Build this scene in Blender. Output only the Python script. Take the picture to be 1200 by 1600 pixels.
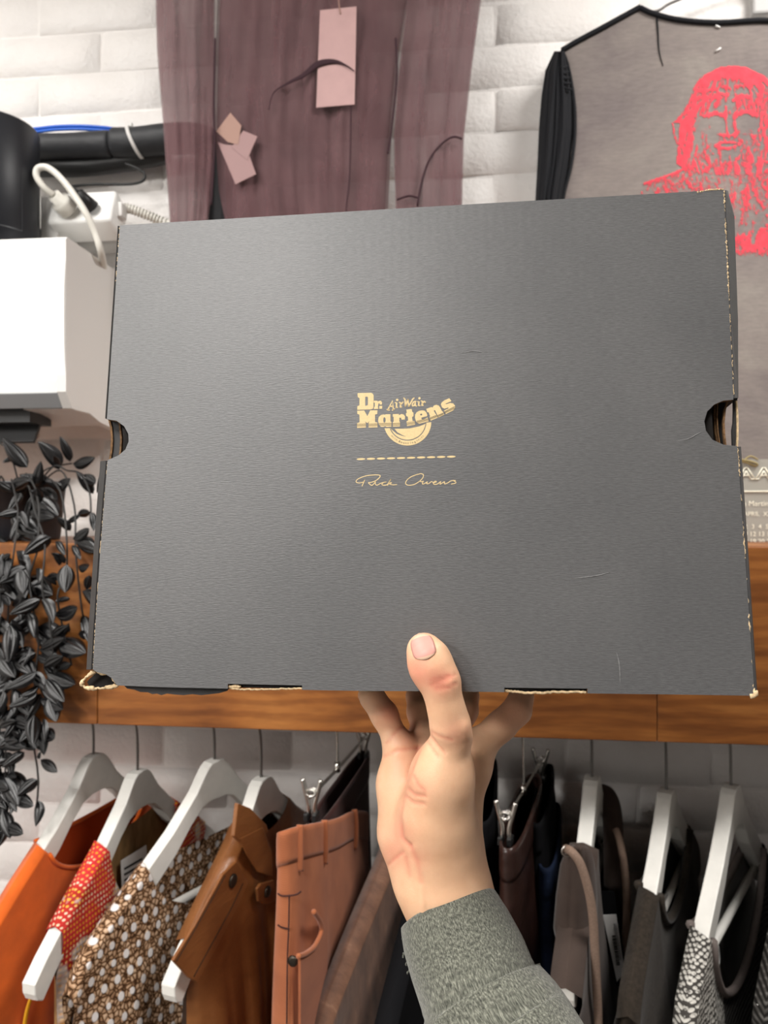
import bpy, bmesh, math, random
import numpy as np
from mathutils import Vector, Matrix
from mathutils.geometry import tessellate_polygon

for o in list(bpy.data.objects):
    bpy.data.objects.remove(o, do_unlink=True)
SC = bpy.context.scene
COL = SC.collection
rnd = random.Random(7)

# ------------------------------------------------------------------ camera
EYE = 1.50            # camera height above the floor
FPX = 1150.0          # focal length for a 1200 x 1600 frame
YAW = math.radians(6.0)
cam_d = bpy.data.cameras.new('camera')
cam_d.sensor_fit = 'VERTICAL'
cam_d.sensor_height = 36.0
cam_d.lens = FPX / 1600.0 * 36.0
cam_d.clip_start = 0.02
cam_d.dof.use_dof = True
cam_d.dof.focus_distance = 0.42
cam_d.dof.aperture_fstop = 13.0
cam = bpy.data.objects.new('camera', cam_d)
cam.location = (0, 0, EYE)
cam.rotation_euler = (math.radians(90), 0, YAW)
COL.objects.link(cam)
SC.camera = cam

# ------------------------------------------------------------------ light
SC.view_settings.view_transform = 'Standard'
SC.view_settings.look = 'None'
SC.view_settings.gamma = 1.0
SC.view_settings.use_curve_mapping = False
SC.view_settings.exposure = 0.42
wd = bpy.data.worlds.new('room_ambient')
SC.world = wd
wd.use_nodes = True
wd.node_tree.nodes['Background'].inputs[0].default_value = (1.0, 0.97, 0.93, 1)
wd.node_tree.nodes['Background'].inputs[1].default_value = 0.02

def area(name, loc, target, size, power, color=(1, 0.972, 0.935), size_y=None):
    d = bpy.data.lights.new(name, 'AREA')
    d.energy = power
    d.color = color
    d.shape = 'RECTANGLE'
    d.size = size
    d.size_y = size_y or size
    o = bpy.data.objects.new(name, d)
    o.location = loc
    o.rotation_euler = (Vector(target) - Vector(loc)).to_track_quat('-Z', 'Y').to_euler()
    COL.objects.link(o)
    return o

area('panel_or_added_wash', (-0.55, -0.85, 2.66), (-0.55, -0.85, 0), 0.6, 30, size_y=0.6)
area('panel_or_added_wash', (-1.80, -1.75, 2.66), (-1.80, -1.75, 0), 0.6, 60, size_y=0.6)
area('panel_or_added_wash', (-0.95, 0.38, 2.66), (-0.95, 0.38, 0), 0.5, 11, size_y=0.5)  # added wash light, brightens the upper wall on the left
area('panel_or_added_wash', (0.85, 0.55, 2.66), (0.85, 0.55, 0), 0.5, 21, size_y=0.5)  # second added wash, lifts the upper wall towards the right

# ------------------------------------------------------------------ pixel -> world
R_ = Vector((math.cos(YAW), math.sin(YAW), 0))
F_ = Vector((-math.sin(YAW), math.cos(YAW), 0))
U_ = Vector((0, 0, 1))
ORG = Vector((0, 0, EYE))

def ray(px, py):
    return R_ * ((px - 600) / FPX) + U_ * ((800 - py) / FPX) + F_

def at(px, py, Y):
    d = ray(px, py)
    return ORG + d * (Y / d.y)

def atx(px, py, X):
    d = ray(px, py)
    return ORG + d * (X / d.x)

def atz(px, py, depth):
    return ORG + ray(px, py) * depth

# ------------------------------------------------------------------ material helpers
class NT:
    def __init__(self, name):
        self.m = bpy.data.materials.new(name)
        self.m.use_nodes = True
        self.t = self.m.node_tree
        self.n = self.t.nodes
        self.b = self.n['Principled BSDF']
        self.out = self.n['Material Output']

    def add(self, typ, **kw):
        x = self.n.new(typ)
        for k, v in kw.items():
            setattr(x, k, v)
        return x

    def link(self, a, b):
        self.t.links.new(a, b)

    def coord(self, kind='Object', scale=(1, 1, 1), rot=(0, 0, 0), loc=(0, 0, 0)):
        c = self.add('ShaderNodeTexCoord')
        mp = self.add('ShaderNodeMapping')
        mp.inputs['Scale'].default_value = scale
        mp.inputs['Rotation'].default_value = rot
        mp.inputs['Location'].default_value = loc
        self.link(c.outputs[kind], mp.inputs['Vector'])
        return mp.outputs[0]

    def noise(self, vec, scale, detail=3, rough=0.5, dist=0.0):
        x = self.add('ShaderNodeTexNoise')
        x.inputs['Scale'].default_value = scale
        x.inputs['Detail'].default_value = detail
        x.inputs['Roughness'].default_value = rough
        x.inputs['Distortion'].default_value = dist
        if vec is not None:
            self.link(vec, x.inputs['Vector'])
        return x.outputs[0]

    def voronoi(self, vec, scale, feature='F1', rand=1.0, out=0):
        x = self.add('ShaderNodeTexVoronoi', feature=feature)
        x.inputs['Scale'].default_value = scale
        x.inputs['Randomness'].default_value = rand
        if vec is not None:
            self.link(vec, x.inputs['Vector'])
        return x.outputs[out]

    def ramp(self, fac, stops, interp='LINEAR'):
        x = self.add('ShaderNodeValToRGB')
        cr = x.color_ramp
        cr.interpolation = interp
        while len(cr.elements) < len(stops):
            cr.elements.new(0.5)
        for e, (p, c) in zip(cr.elements, stops):
            e.position = p
            e.color = (c[0], c[1], c[2], 1) if not isinstance(c, (int, float)) else (c, c, c, 1)
        self.link(fac, x.inputs[0])
        return x.outputs[0]

    def mix(self, fac, a, b, blend='MIX'):
        x = self.add('ShaderNodeMix', data_type='RGBA', blend_type=blend)
        for k, v in ((0, fac), (6, a), (7, b)):
            sock = x.inputs[k]
            if isinstance(v, (int, float)):
                sock.default_value = v if k == 0 else (v, v, v, 1)
            elif isinstance(v, tuple):
                sock.default_value = (v[0], v[1], v[2], 1)
            else:
                self.link(v, sock)
        return x.outputs[2]

    def math(self, op, a, b=0.0):
        x = self.add('ShaderNodeMath', operation=op)
        for s, v in ((x.inputs[0], a), (x.inputs[1], b)):
            if isinstance(v, (int, float)):
                s.default_value = v
            else:
                self.link(v, s)
        return x.outputs[0]

    def color(self, c):
        if isinstance(c, tuple):
            self.b.inputs['Base Color'].default_value = (c[0], c[1], c[2], 1)
        else:
            self.link(c, self.b.inputs['Base Color'])

    def set(self, rough=None, spec=None, metal=None, sheen=None, coat=None, trans=None, sss=None):
        b = self.b.inputs
        if rough is not None: b['Roughness'].default_value = rough
        if spec is not None: b['Specular IOR Level'].default_value = spec
        if metal is not None: b['Metallic'].default_value = metal
        if sheen is not None:
            b['Sheen Weight'].default_value = sheen
            b['Sheen Roughness'].default_value = 0.5
        if coat is not None: b['Coat Weight'].default_value = coat
        if trans is not None: b['Transmission Weight'].default_value = trans

    def bump(self, h, strength=0.3, dist=0.001):
        x = self.add('ShaderNodeBump')
        x.inputs['Strength'].default_value = strength
        x.inputs['Distance'].default_value = dist
        self.link(h, x.inputs['Height'])
        self.link(x.outputs[0], self.b.inputs['Normal'])

MATS = {}

def simple(name, c, rough=0.6, spec=0.4, metal=0, var=0.0, vscale=20, bump=0.0, bscale=300, bdist=0.001, sheen=None, coord='Object', stretch=(1, 1, 1)):
    n = NT(name)
    v = n.coord(coord, scale=stretch)
    if var:
        f = n.noise(v, vscale, 4, 0.6)
        lo = tuple(x * (1 - var) for x in c)
        hi = tuple(min(1, x * (1 + var)) for x in c)
        n.color(n.ramp(f, [(0.3, lo), (0.7, hi)]))
    else:
        n.color(c)
    n.set(rough=rough, spec=spec, metal=metal, sheen=sheen)
    if bump:
        n.bump(n.noise(v, bscale, 3, 0.6), bump, bdist)
    MATS[name] = n.m
    return n.m

# ------------------------------------------------------------------ mesh helpers
def mesh_obj(name, verts, faces, mat=None, parent=None, smooth=True, uvs=None, recalc=True):
    me = bpy.data.meshes.new(name)
    me.from_pydata([tuple(v) for v in verts], [], [tuple(f) for f in faces])
    if uvs is not None:
        uv = me.uv_layers.new(name='UVMap')
        li = np.zeros(len(me.loops), dtype=np.int32)
        me.loops.foreach_get('vertex_index', li)
        arr = np.asarray(uvs, dtype=np.float32)[li]
        uv.data.foreach_set('uv', arr.ravel())
    if recalc:
        bm = bmesh.new(); bm.from_mesh(me)
        bmesh.ops.recalc_face_normals(bm, faces=bm.faces)
        bm.to_mesh(me); bm.free()
    if smooth:
        me.polygons.foreach_set('use_smooth', [True] * len(me.polygons))
    if mat is not None:
        me.materials.append(mat if not isinstance(mat, str) else MATS[mat])
    me.update()
    o = bpy.data.objects.new(name, me)
    COL.objects.link(o)
    if parent is not None:
        o.parent = parent
    return o

def tag(o, label, cat=None, group=None, kind=None):
    if label: o['label'] = label
    if cat: o['category'] = cat
    if group: o['group'] = group
    if kind: o['kind'] = kind
    return o

def thing(name, label, cat, group=None):
    o = bpy.data.objects.new(name, None)
    o.empty_display_size = 0.02
    COL.objects.link(o)
    return tag(o, label, cat, group)

class MB:
    """collects pieces of one mesh"""
    def __init__(self):
        self.v = []; self.f = []; self.uv = []
    def add(self, v, f, uv=None):
        b = len(self.v)
        self.v += [Vector(p) for p in v]
        self.f += [tuple(i + b for i in q) for q in f]
        self.uv += list(uv) if uv is not None else [(p[0], p[2]) for p in v]
    def build(self, name, mat, parent=None, smooth=True, recalc=True):
        return mesh_obj(name, self.v, self.f, mat, parent, smooth, self.uv, recalc)

def grid_faces(nu, nv, close_u=False, close_v=False):
    f = []
    for j in range(nv if close_v else nv - 1):
        for i in range(nu if close_u else nu - 1):
            a = j * nu + i; b = j * nu + (i + 1) % nu
            c = ((j + 1) % nv) * nu + (i + 1) % nu; d = ((j + 1) % nv) * nu + i
            f.append((a, b, c, d))
    return f

def catmull(pts, n):
    P = [Vector(p) for p in pts]
    out = []
    m = len(P) - 1
    for k in range(n):
        t = k / (n - 1) * m
        i = min(int(t), m - 1); u = t - i
        p0 = P[max(i - 1, 0)]; p1 = P[i]; p2 = P[i + 1]; p3 = P[min(i + 2, m)]
        out.append(0.5 * ((2 * p1) + (p2 - p0) * u + (2 * p0 - 5 * p1 + 4 * p2 - p3) * u * u + (3 * p1 - p0 - 3 * p2 + p3) * u ** 3))
    return out

def frames(path):
    n = len(path)
    T = []
    for i in range(n):
        d = path[min(i + 1, n - 1)] - path[max(i - 1, 0)]
        T.append(d.normalized() if d.length > 1e-9 else Vector((0, 0, 1)))
    up = Vector((0, 0, 1)) if abs(T[0].z) < 0.9 else Vector((1, 0, 0))
    N = [(up - T[0] * up.dot(T[0])).normalized()]
    for i in range(1, n):
        v = N[-1] - T[i] * N[-1].dot(T[i])
        N.append(v.normalized())
    return T, N, [T[i].cross(N[i]) for i in range(n)]

def tube(mb, path, rad, segs=10, cap=True, flat=1.0):
    path = [Vector(p) for p in path]
    T, N, B = frames(path)
    n = len(path)
    r = rad if callable(rad) else (lambda t: rad)
    v = []; uv = []
    L = 0
    for i in range(n):
        if i: L += (path[i] - path[i - 1]).length
        rr = r(i / (n - 1))
        for k in range(segs):
            a = 2 * math.pi * k / segs
            v.append(path[i] + N[i] * (math.cos(a) * rr) + B[i] * (math.sin(a) * rr * flat))
            uv.append((k / segs * 2 * math.pi * rr, L))
    f = grid_faces(segs, n, close_u=True)
    if cap:
        f.append(tuple(range(segs))); f.append(tuple((n - 1) * segs + k for k in range(segs)))
    mb.add(v, f, uv)

def tube_obj(name, path, rad, mat, parent=None, segs=10, n=None, flat=1.0):
    p = catmull(path, n) if n else [Vector(q) for q in path]
    mb = MB(); tube(mb, p, rad, segs, flat=flat)
    return mb.build(name, mat, parent)

def rbox(mb, c, size, bev=0.0, axes=None):
    """bevelled box centred at c, size full extents; axes = 3 orthonormal vectors"""
    bm = bmesh.new()
    bmesh.ops.create_cube(bm, size=1.0)
    for v in bm.verts:
        v.co = Vector((v.co.x * size[0], v.co.y * size[1], v.co.z * size[2]))
    if bev:
        bmesh.ops.bevel(bm, geom=list(bm.edges), offset=bev, segments=2, profile=0.5, affect='EDGES')
    A = axes or (Vector((1, 0, 0)), Vector((0, 1, 0)), Vector((0, 0, 1)))
    bm.verts.index_update()
    v = [Vector(c) + A[0] * p.co.x + A[1] * p.co.y + A[2] * p.co.z for p in bm.verts]
    f = [tuple(q.index for q in fc.verts) for fc in bm.faces]
    bm.free()
    mb.add(v, f)

def box_obj(name, c, size, mat, parent=None, bev=0.0, axes=None, smooth=False):
    mb = MB(); rbox(mb, c, size, bev, axes)
    return mb.build(name, mat, parent, smooth)

def prism(mb, outline, ext, holes=()):
    """outline: list of world points (planar); ext: extrusion vector"""
    polys = [[Vector(p) for p in outline]] + [[Vector(p) for p in h] for h in holes]
    tris = tessellate_polygon(polys)
    flat = [p for q in polys for p in q]
    n = len(flat)
    ext = Vector(ext)
    v = flat + [p + ext for p in flat]
    f = [tuple(t) for t in tris] + [tuple(n + i for i in reversed(t)) for t in tris]
    b = 0
    for q in polys:
        m = len(q)
        for i in range(m):
            a, c = b + i, b + (i + 1) % m
            f.append((a, c, c + n, a + n))
        b += m
    mb.add(v, f)

def interp(x, xs, ys):
    return float(np.interp(x, xs, ys))

def sstep(a, b, x):
    t = min(1, max(0, (x - a) / (b - a)))
    return t * t * (3 - 2 * t)

# ------------------------------------------------------------------ materials
def mk_wall():
    n = NT('white_paint_brick')
    v = n.coord('Generated')
    c = n.add('ShaderNodeNewGeometry')
    f = n.noise(c.outputs['Position'], 9, 5, 0.6)
    f2 = n.noise(c.outputs['Position'], 60, 4, 0.65)
    col = n.ramp(f, [(0.3, (0.80, 0.765, 0.735)), (0.7, (0.87, 0.845, 0.82))])
    spots = n.ramp(f2, [(0.22, (0.62, 0.57, 0.53)), (0.31, (1, 1, 1))])
    n.color(n.mix(0.6, col, spots, 'MULTIPLY'))
    n.set(rough=0.55, spec=0.35)
    h = n.mix(0.5, n.noise(c.outputs['Position'], 28, 5, 0.6), n.noise(c.outputs['Position'], 120, 3, 0.5))
    n.bump(h, 0.55, 0.006)
    MATS['wall'] = n.m
mk_wall()

def mk_wood():
    n = NT('walnut_wood')
    oi = n.add('ShaderNodeObjectInfo')
    c = n.add('ShaderNodeNewGeometry')
    off = n.add('ShaderNodeVectorMath', operation='MULTIPLY_ADD')
    comb = n.add('ShaderNodeCombineXYZ')
    for i in range(3): n.link(oi.outputs['Random'], comb.inputs[i])
    n.link(comb.outputs[0], off.inputs[0])
    off.inputs[1].default_value = (7, 3, 5)
    n.link(c.outputs['Position'], off.inputs[2])
    mp = n.add('ShaderNodeMapping')
    mp.inputs['Scale'].default_value = (2.0, 7, 8)
    n.link(off.outputs[0], mp.inputs['Vector'])
    big = n.noise(mp.outputs[0], 1.6, 4, 0.55, 1.2)
    mp2 = n.add('ShaderNodeMapping')
    mp2.inputs['Scale'].default_value = (9, 50, 70)
    n.link(off.outputs[0], mp2.inputs['Vector'])
    fine = n.noise(mp2.outputs[0], 2.2, 5, 0.65, 0.4)
    w = n.add('ShaderNodeTexWave', wave_type='BANDS', bands_direction='Z')
    w.inputs['Scale'].default_value = 2.2
    w.inputs['Distortion'].default_value = 7.0
    w.inputs['Detail'].default_value = 3
    w.inputs['Detail Scale'].default_value = 1.2
    n.link(mp.outputs[0], w.inputs['Vector'])
    base = n.ramp(big, [(0.25, (0.145, 0.046, 0.012)), (0.5, (0.31, 0.112, 0.026)), (0.75, (0.46, 0.19, 0.05))])
    b2 = n.mix(0.42, base, n.ramp(w.outputs[0], [(0.2, (0.5, 0.4, 0.34)), (0.75, (1.0, 1.0, 1.0))]), 'MULTIPLY')
    b3 = n.mix(0.38, b2, n.ramp(fine, [(0.3, (0.5, 0.45, 0.40)), (0.62, (1.08, 1.05, 1.0))]), 'MULTIPLY')
    n.color(b3)
    n.set(rough=0.42, spec=0.4)
    n.bump(fine, 0.12, 0.001)
    MATS['wood'] = n.m
mk_wood()

simple('floor_m', (0.10, 0.085, 0.075), 0.6, var=0.2, vscale=4)
simple('ceil_m', (0.6, 0.59, 0.57), 0.8)
simple('white_plastic', (0.86, 0.855, 0.83), 0.28, 0.5)
simple('white_plastic_soft', (0.70, 0.685, 0.66), 0.45, 0.4)
simple('shade_or_print_grey', (0.28, 0.29, 0.30), 0.4)
simple('dark_slot', (0.035, 0.035, 0.036), 0.5)
simple('black_matte', (0.012, 0.013, 0.017), 0.42, 0.45)
simple('black_foam', (0.022, 0.023, 0.026), 0.55, 0.4, var=0.35, vscale=12, bump=0.5, bscale=18, bdist=0.006)
simple('blue_cable', (0.02, 0.13, 0.62), 0.4)
simple('black_rubber', (0.012, 0.012, 0.012), 0.45)
simple('white_cable', (0.68, 0.66, 0.60), 0.4)
simple('chrome', (0.62, 0.60, 0.56), 0.22, 0.5, metal=1.0)
simple('dark_metal', (0.16, 0.15, 0.145), 0.35, 0.5, metal=1.0)
simple('steel_wire', (0.20, 0.19, 0.18), 0.35, 0.5, metal=1.0)
simple('leaf_black', (0.006, 0.006, 0.0065), 0.25, 0.55, var=0.35, vscale=60, bump=0.12, bscale=140)
simple('stem_black', (0.022, 0.021, 0.020), 0.5)
simple('hanger_white', (0.74, 0.725, 0.68), 0.40, 0.4, var=0.05, vscale=40, bump=0.12, bscale=120)
simple('paper_white', (0.80, 0.79, 0.77), 0.6)
simple('ink_black', (0.02, 0.02, 0.02), 0.6)

# ------------------------------------------------------------------ room
WY = 1.25       # painted face of the brick wall
def build_wall():
    w = box_obj('wall_back', (0.1, WY + 0.0521, 1.35), (5.0, 0.1, 2.7), 'wall')
    tag(w, 'white painted brick wall behind the clothes and shelf', None, None, 'structure')
    ch, bl = 0.0725, 0.232
    zj = at(100, 53, WY).z
    xj = at(157, 85, WY).x
    metas = []
    r = random.Random(3)
    for k in range(6):
        mb = MB()
        nx, nz = 7, 5
        hx, hz = bl / 2 - 0.0012, ch / 2 - 0.0012
        xs = [-hx, -hx + 0.005, -hx * 0.5, 0, hx * 0.5, hx - 0.005, hx]
        zs = [-hz, -hz + 0.005, 0, hz - 0.005, hz]
        v = []
        for j, z in enumerate(zs):
            for i, x in enumerate(xs):
                edge = i in (0, nx - 1) or j in (0, nz - 1)
                y = 0.0030 if edge else -r.uniform(0, 0.0030)
                dx = r.uniform(-0.004, 0.004) if not edge else 0
                dz = r.uniform(-0.004, 0.004) if not edge else 0
                v.append((x + dx, y, z + dz))
        mb.add(v, grid_faces(nx, nz))
        o = mb.build('brick', 'wall', None)
        metas.append(o.data)
        bpy.data.objects.remove(o)
    first = True
    for j in range(-23, 3):
        row = j
        z = zj - ch * 0.5 + row * ch
        if z < 0.55 or z > 2.5: continue
        off = 0.0 if row % 2 == 0 else bl / 2
        i0 = int(math.floor((-1.35 - xj - off) / bl))
        for i in range(i0, i0 + 12):
            x = xj + off + (i + 0.5) * bl
            if x < -1.35 or x > 1.0: continue
            b = bpy.data.objects.new('brick', metas[r.randrange(6)])
            b.location = (x, WY + r.uniform(-0.0012, 0.0012), z)
            b.rotation_euler = (r.uniform(-0.03, 0.03), r.uniform(-0.010, 0.010), r.uniform(-0.008, 0.008))
            COL.objects.link(b)
            b.parent = w
            b.matrix_parent_inverse = Matrix.Identity(4)
    return w
build_wall()
tag(box_obj('floor', (0, 0.0, -0.01), (5, 4.5, 0.02), 'floor_m'), 'grey floor below the clothes rail', None, None, 'structure')
simple('side_wall_m', (0.34, 0.33, 0.32), 0.8)
simple('rear_wall_m', (0.20, 0.19, 0.185), 0.8)
simple('left_wall_m', (0.82, 0.81, 0.79), 0.7)
tag(box_obj('wall_left', (-2.45, -0.5, 1.35), (0.1, 3.6, 2.7), 'left_wall_m'), 'plain pale side wall left of the rail', None, None, 'structure')
tag(box_obj('wall_right', (2.55, -0.5, 1.35), (0.1, 3.6, 2.7), 'side_wall_m'), 'plain pale side wall right of the rail', None, None, 'structure')
tag(box_obj('wall_front', (0.05, -2.35, 1.35), (4.9, 0.1, 2.7), 'rear_wall_m'), 'plain wall behind the camera', None, None, 'structure')
tag(box_obj('ceiling', (0, 0.0, 2.71), (5, 4.5, 0.02), 'ceil_m'), 'plain white ceiling of the shop', None, None, 'structure')

# ------------------------------------------------------------------ shelf with deep front board and clothes rail
SY0 = 0.95
SZ_T = at(60, 849, SY0).z
SZ_B = at(560, 1145, SY0).z
def build_shelf():
    t = thing('shelf', 'long orange-brown wooden shelf with deep front board above the clothes', 'shelf')
    t.location = (0, 0, 0)
    xa, xb = -1.05, 1.0
    j1, j2 = at(152, 1100, SY0).x, at(1027, 1100, SY0).x
    g = 0.0006
    for a, b in ((xa, j1), (j1, j2), (j2, xb)):
        box_obj('front_board', ((a + b) / 2, SY0 + 0.0125, (SZ_T + SZ_B) / 2), (b - a - g, 0.025, SZ_T - SZ_B), 'wood', t, 0.0015)
    box_obj('top_board', ((xa + xb) / 2, (SY0 + 0.0255 + WY) / 2 - 0.004, SZ_T - 0.015), (xb - xa, WY - SY0 - 0.0255 - 0.008, 0.03), 'wood', t, 0.001)
    for x in (xa + 0.0, xb - 0.0):
        box_obj('end_board', (x + (0.0125 if x < 0 else -0.0125), (SY0 + 0.026 + WY) / 2 - 0.004, (SZ_T + SZ_B) / 2 - 0.0155), (0.025, WY - SY0 - 0.026 - 0.008, SZ_T - SZ_B - 0.031), 'wood', t, 0.001)
    return t
build_shelf()
RY = 1.03
RZ = SZ_B + 0.012
rail = thing('clothes_rail', 'round steel clothes rail hidden under the wooden shelf', 'rail')
tube_obj('rail_tube', [(-1.02, RY, RZ), (0.97, RY, RZ)], 0.0125, 'dark_metal', rail, 16)
for x in (-1.021, 0.971):
    tube_obj('rail_flange', [(x - 0.003, RY, RZ), (x + 0.003, RY, RZ)], 0.024, 'dark_metal', rail, 20)

# ------------------------------------------------------------------ air conditioner
def build_ac():
    FY = 1.03
    x1 = at(103, 369, FY).x
    x0 = x1 - 0.78
    zt = at(103, 369, FY).z
    zf = at(98, 612, FY).z
    t = thing('air_conditioner', 'white wall-mounted air conditioner unit above the black plant', 'air conditioner')
    # body cross-section (y, z), wall side at WY
    lipY, lipZ = FY + 0.016, at(105, 639, FY + 0.016).z
    chin = [atx(118, 690, x1), atx(134, 722, x1), atx(150, 738, x1)]
    prof = [(FY, zf), (FY, zt - 0.004), (FY + 0.004, zt), (WY - 0.003, zt), (WY - 0.003, zt - 0.262),
            (1.19, zt - 0.268), (1.135, zt - 0.262), (1.10, zt - 0.252), (lipY + 0.012, lipZ), (lipY, lipZ + 0.001)]
    body = MB()
    prism(body, [(x1, y, z) for y, z in prof], (-0.014, 0, 0))
    body.build('end_panel', 'white_plastic_soft', t, smooth=False)
    b2 = MB()
    prof2 = [(FY + 0.004, zf + 0.003), (FY + 0.004, zt - 0.004), (FY + 0.008, zt - 0.001), (WY - 0.004, zt - 0.001), (WY - 0.004, zt - 0.25), (1.12, zt - 0.235), (1.08, zf + 0.003)]
    prism(b2, [(x1 - 0.0145, y, z) for y, z in prof2], (-0.76, 0, 0))
    b2.build('body', 'white_plastic_soft', t, smooth=False)
    # front cover, slightly bowed
    n = 14
    v = []
    for k in range(n):
        s = k / (n - 1)
        z = zf + (zt - zf) * s
        y = FY + 0.0035 - 0.0075 * math.sin(math.pi * min(1, s * 1.02)) ** 0.7
        for x in (x0, x1 - 0.001):
            v.append((x, y, z))
    for k in range(n):
        s = k / (n - 1)
        z = zf + (zt - zf) * s
        for x in (x0, x1 - 0.001):
            v.append((x, FY + 0.0038, z))
    f = []
    for k in range(n - 1):
        a = 2 * k
        f.append((a, a + 1, a + 3, a + 2)); f.append((a + 2 * n, a + 2 + 2 * n, a + 3 + 2 * n, a + 1 + 2 * n))
        f.append((a, a + 2, a + 2 + 2 * n, a + 2 * n)); f.append((a + 1, a + 1 + 2 * n, a + 3 + 2 * n, a + 3))
    f.append((0, 2 * n, 2 * n + 1, 1)); e = 2 * (n - 1); f.append((e, e + 1, e + 1 + 2 * n, e + 2 * n))
    mesh_obj('front_cover', v, f, 'white_plastic', t, smooth=False)
    # lip below the cover, its underside shade put into the grey
    mb = MB()
    rbox(mb, ((x0 + x1) / 2 - 0.008, (FY + lipY) / 2 + 0.004, (zf + lipZ) / 2 + 0.002), (x1 - x0 - 0.014, 0.006, (zf - lipZ) * 1.1), 0.001,
         (Vector((1, 0, 0)), Vector((0, 0.8, 0.6)), Vector((0, -0.6, 0.8))))
    mb.build('shaded_lip', 'shade_or_print_grey', t, smooth=False)
    # outlet: dark recess, louvre and the white end cheek
    xe = at(38, 645, lipY + 0.01).x
    m2 = MB()
    prism(m2, [(x1 - 0.015, lipY + 0.006, lipZ + 0.001), (x1 - 0.015, 1.10, zt - 0.252), (x1 - 0.015, 1.16, zt - 0.264), (x1 - 0.015, 1.16, zf), (x1 - 0.015, lipY + 0.010, zf - 0.006)], (-(x1 - xe) + 0.016, 0, 0))
    m2.build('end_cheek', 'white_plastic_soft', t, smooth=False)
    box_obj('outlet_slot', ((x0 + xe) / 2, 1.10, zf - 0.024), (xe - x0, 0.06, 0.03), 'dark_slot', t)
    box_obj('louvre', ((x0 + xe) / 2, lipY + 0.052, lipZ - 0.024), (xe - x0 - 0.004, 0.006, 0.05), 'dark_slot', t, 0.001, (Vector((1, 0, 0)), Vector((0, 0.86, -0.5)), Vector((0, 0.5, 0.86))))
    m3 = MB()
    prism(m3, [(xe - 0.0005, 1.132, zf), (xe - 0.0005, 1.132, zt - 0.245), (xe - 0.0005, 1.19, zt - 0.262), (xe - 0.0005, 1.19, zf)], (-(xe - x0) + 0.001, 0, 0))
    m3.build('lower_casing', 'white_plastic_soft', t, smooth=False)
    return x1, zt
ACX, ACT = build_ac()

# ------------------------------------------------------------------ things on and above the air conditioner
def build_tub():
    c = at(-9, 368, 1.10); r = 0.066
    zt = at(10, 172, 1.05).z
    t = thing('tub', 'matte black cylindrical tub standing on the air conditioner', 'tub')
    mb = MB()
    prof = [(0.0, ACT + 0.001), (r - 0.004, ACT + 0.001), (r, ACT + 0.005), (r, zt - 0.003), (r - 0.002, zt), (r - 0.005, zt - 0.002), (r - 0.006, ACT + 0.02), (0, ACT + 0.02)]
    seg = 56
    v = []
    for rr, z in prof:
        for k in range(seg):
            a = 2 * math.pi * k / seg
            v.append((c.x + rr * math.cos(a), 1.10 + rr * math.sin(a), z))
    mb.add(v, grid_faces(seg, len(prof), close_u=True))
    mb.build('wall_shell', 'black_matte', t)
    # faint printed frame on the side of the tub
    e = 0.0006
    for (a0, a1, z0, z1) in ((-22, -20.6, 0.03, 0.12), (-58, -20.6, 0.028, 0.030)):
        v = []
        for z in (ACT + z0, ACT + z1):
            for k in range(8):
                a = math.radians(a0 + (a1 - a0) * k / 7)
                v.append((c.x + (r + e) * math.cos(a), 1.10 + (r + e) * math.sin(a), z))
        mesh_obj('printed_line', v, grid_faces(8, 2), simple('tub_line', (0.035, 0.037, 0.042), 0.4), t)
build_tub()

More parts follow.
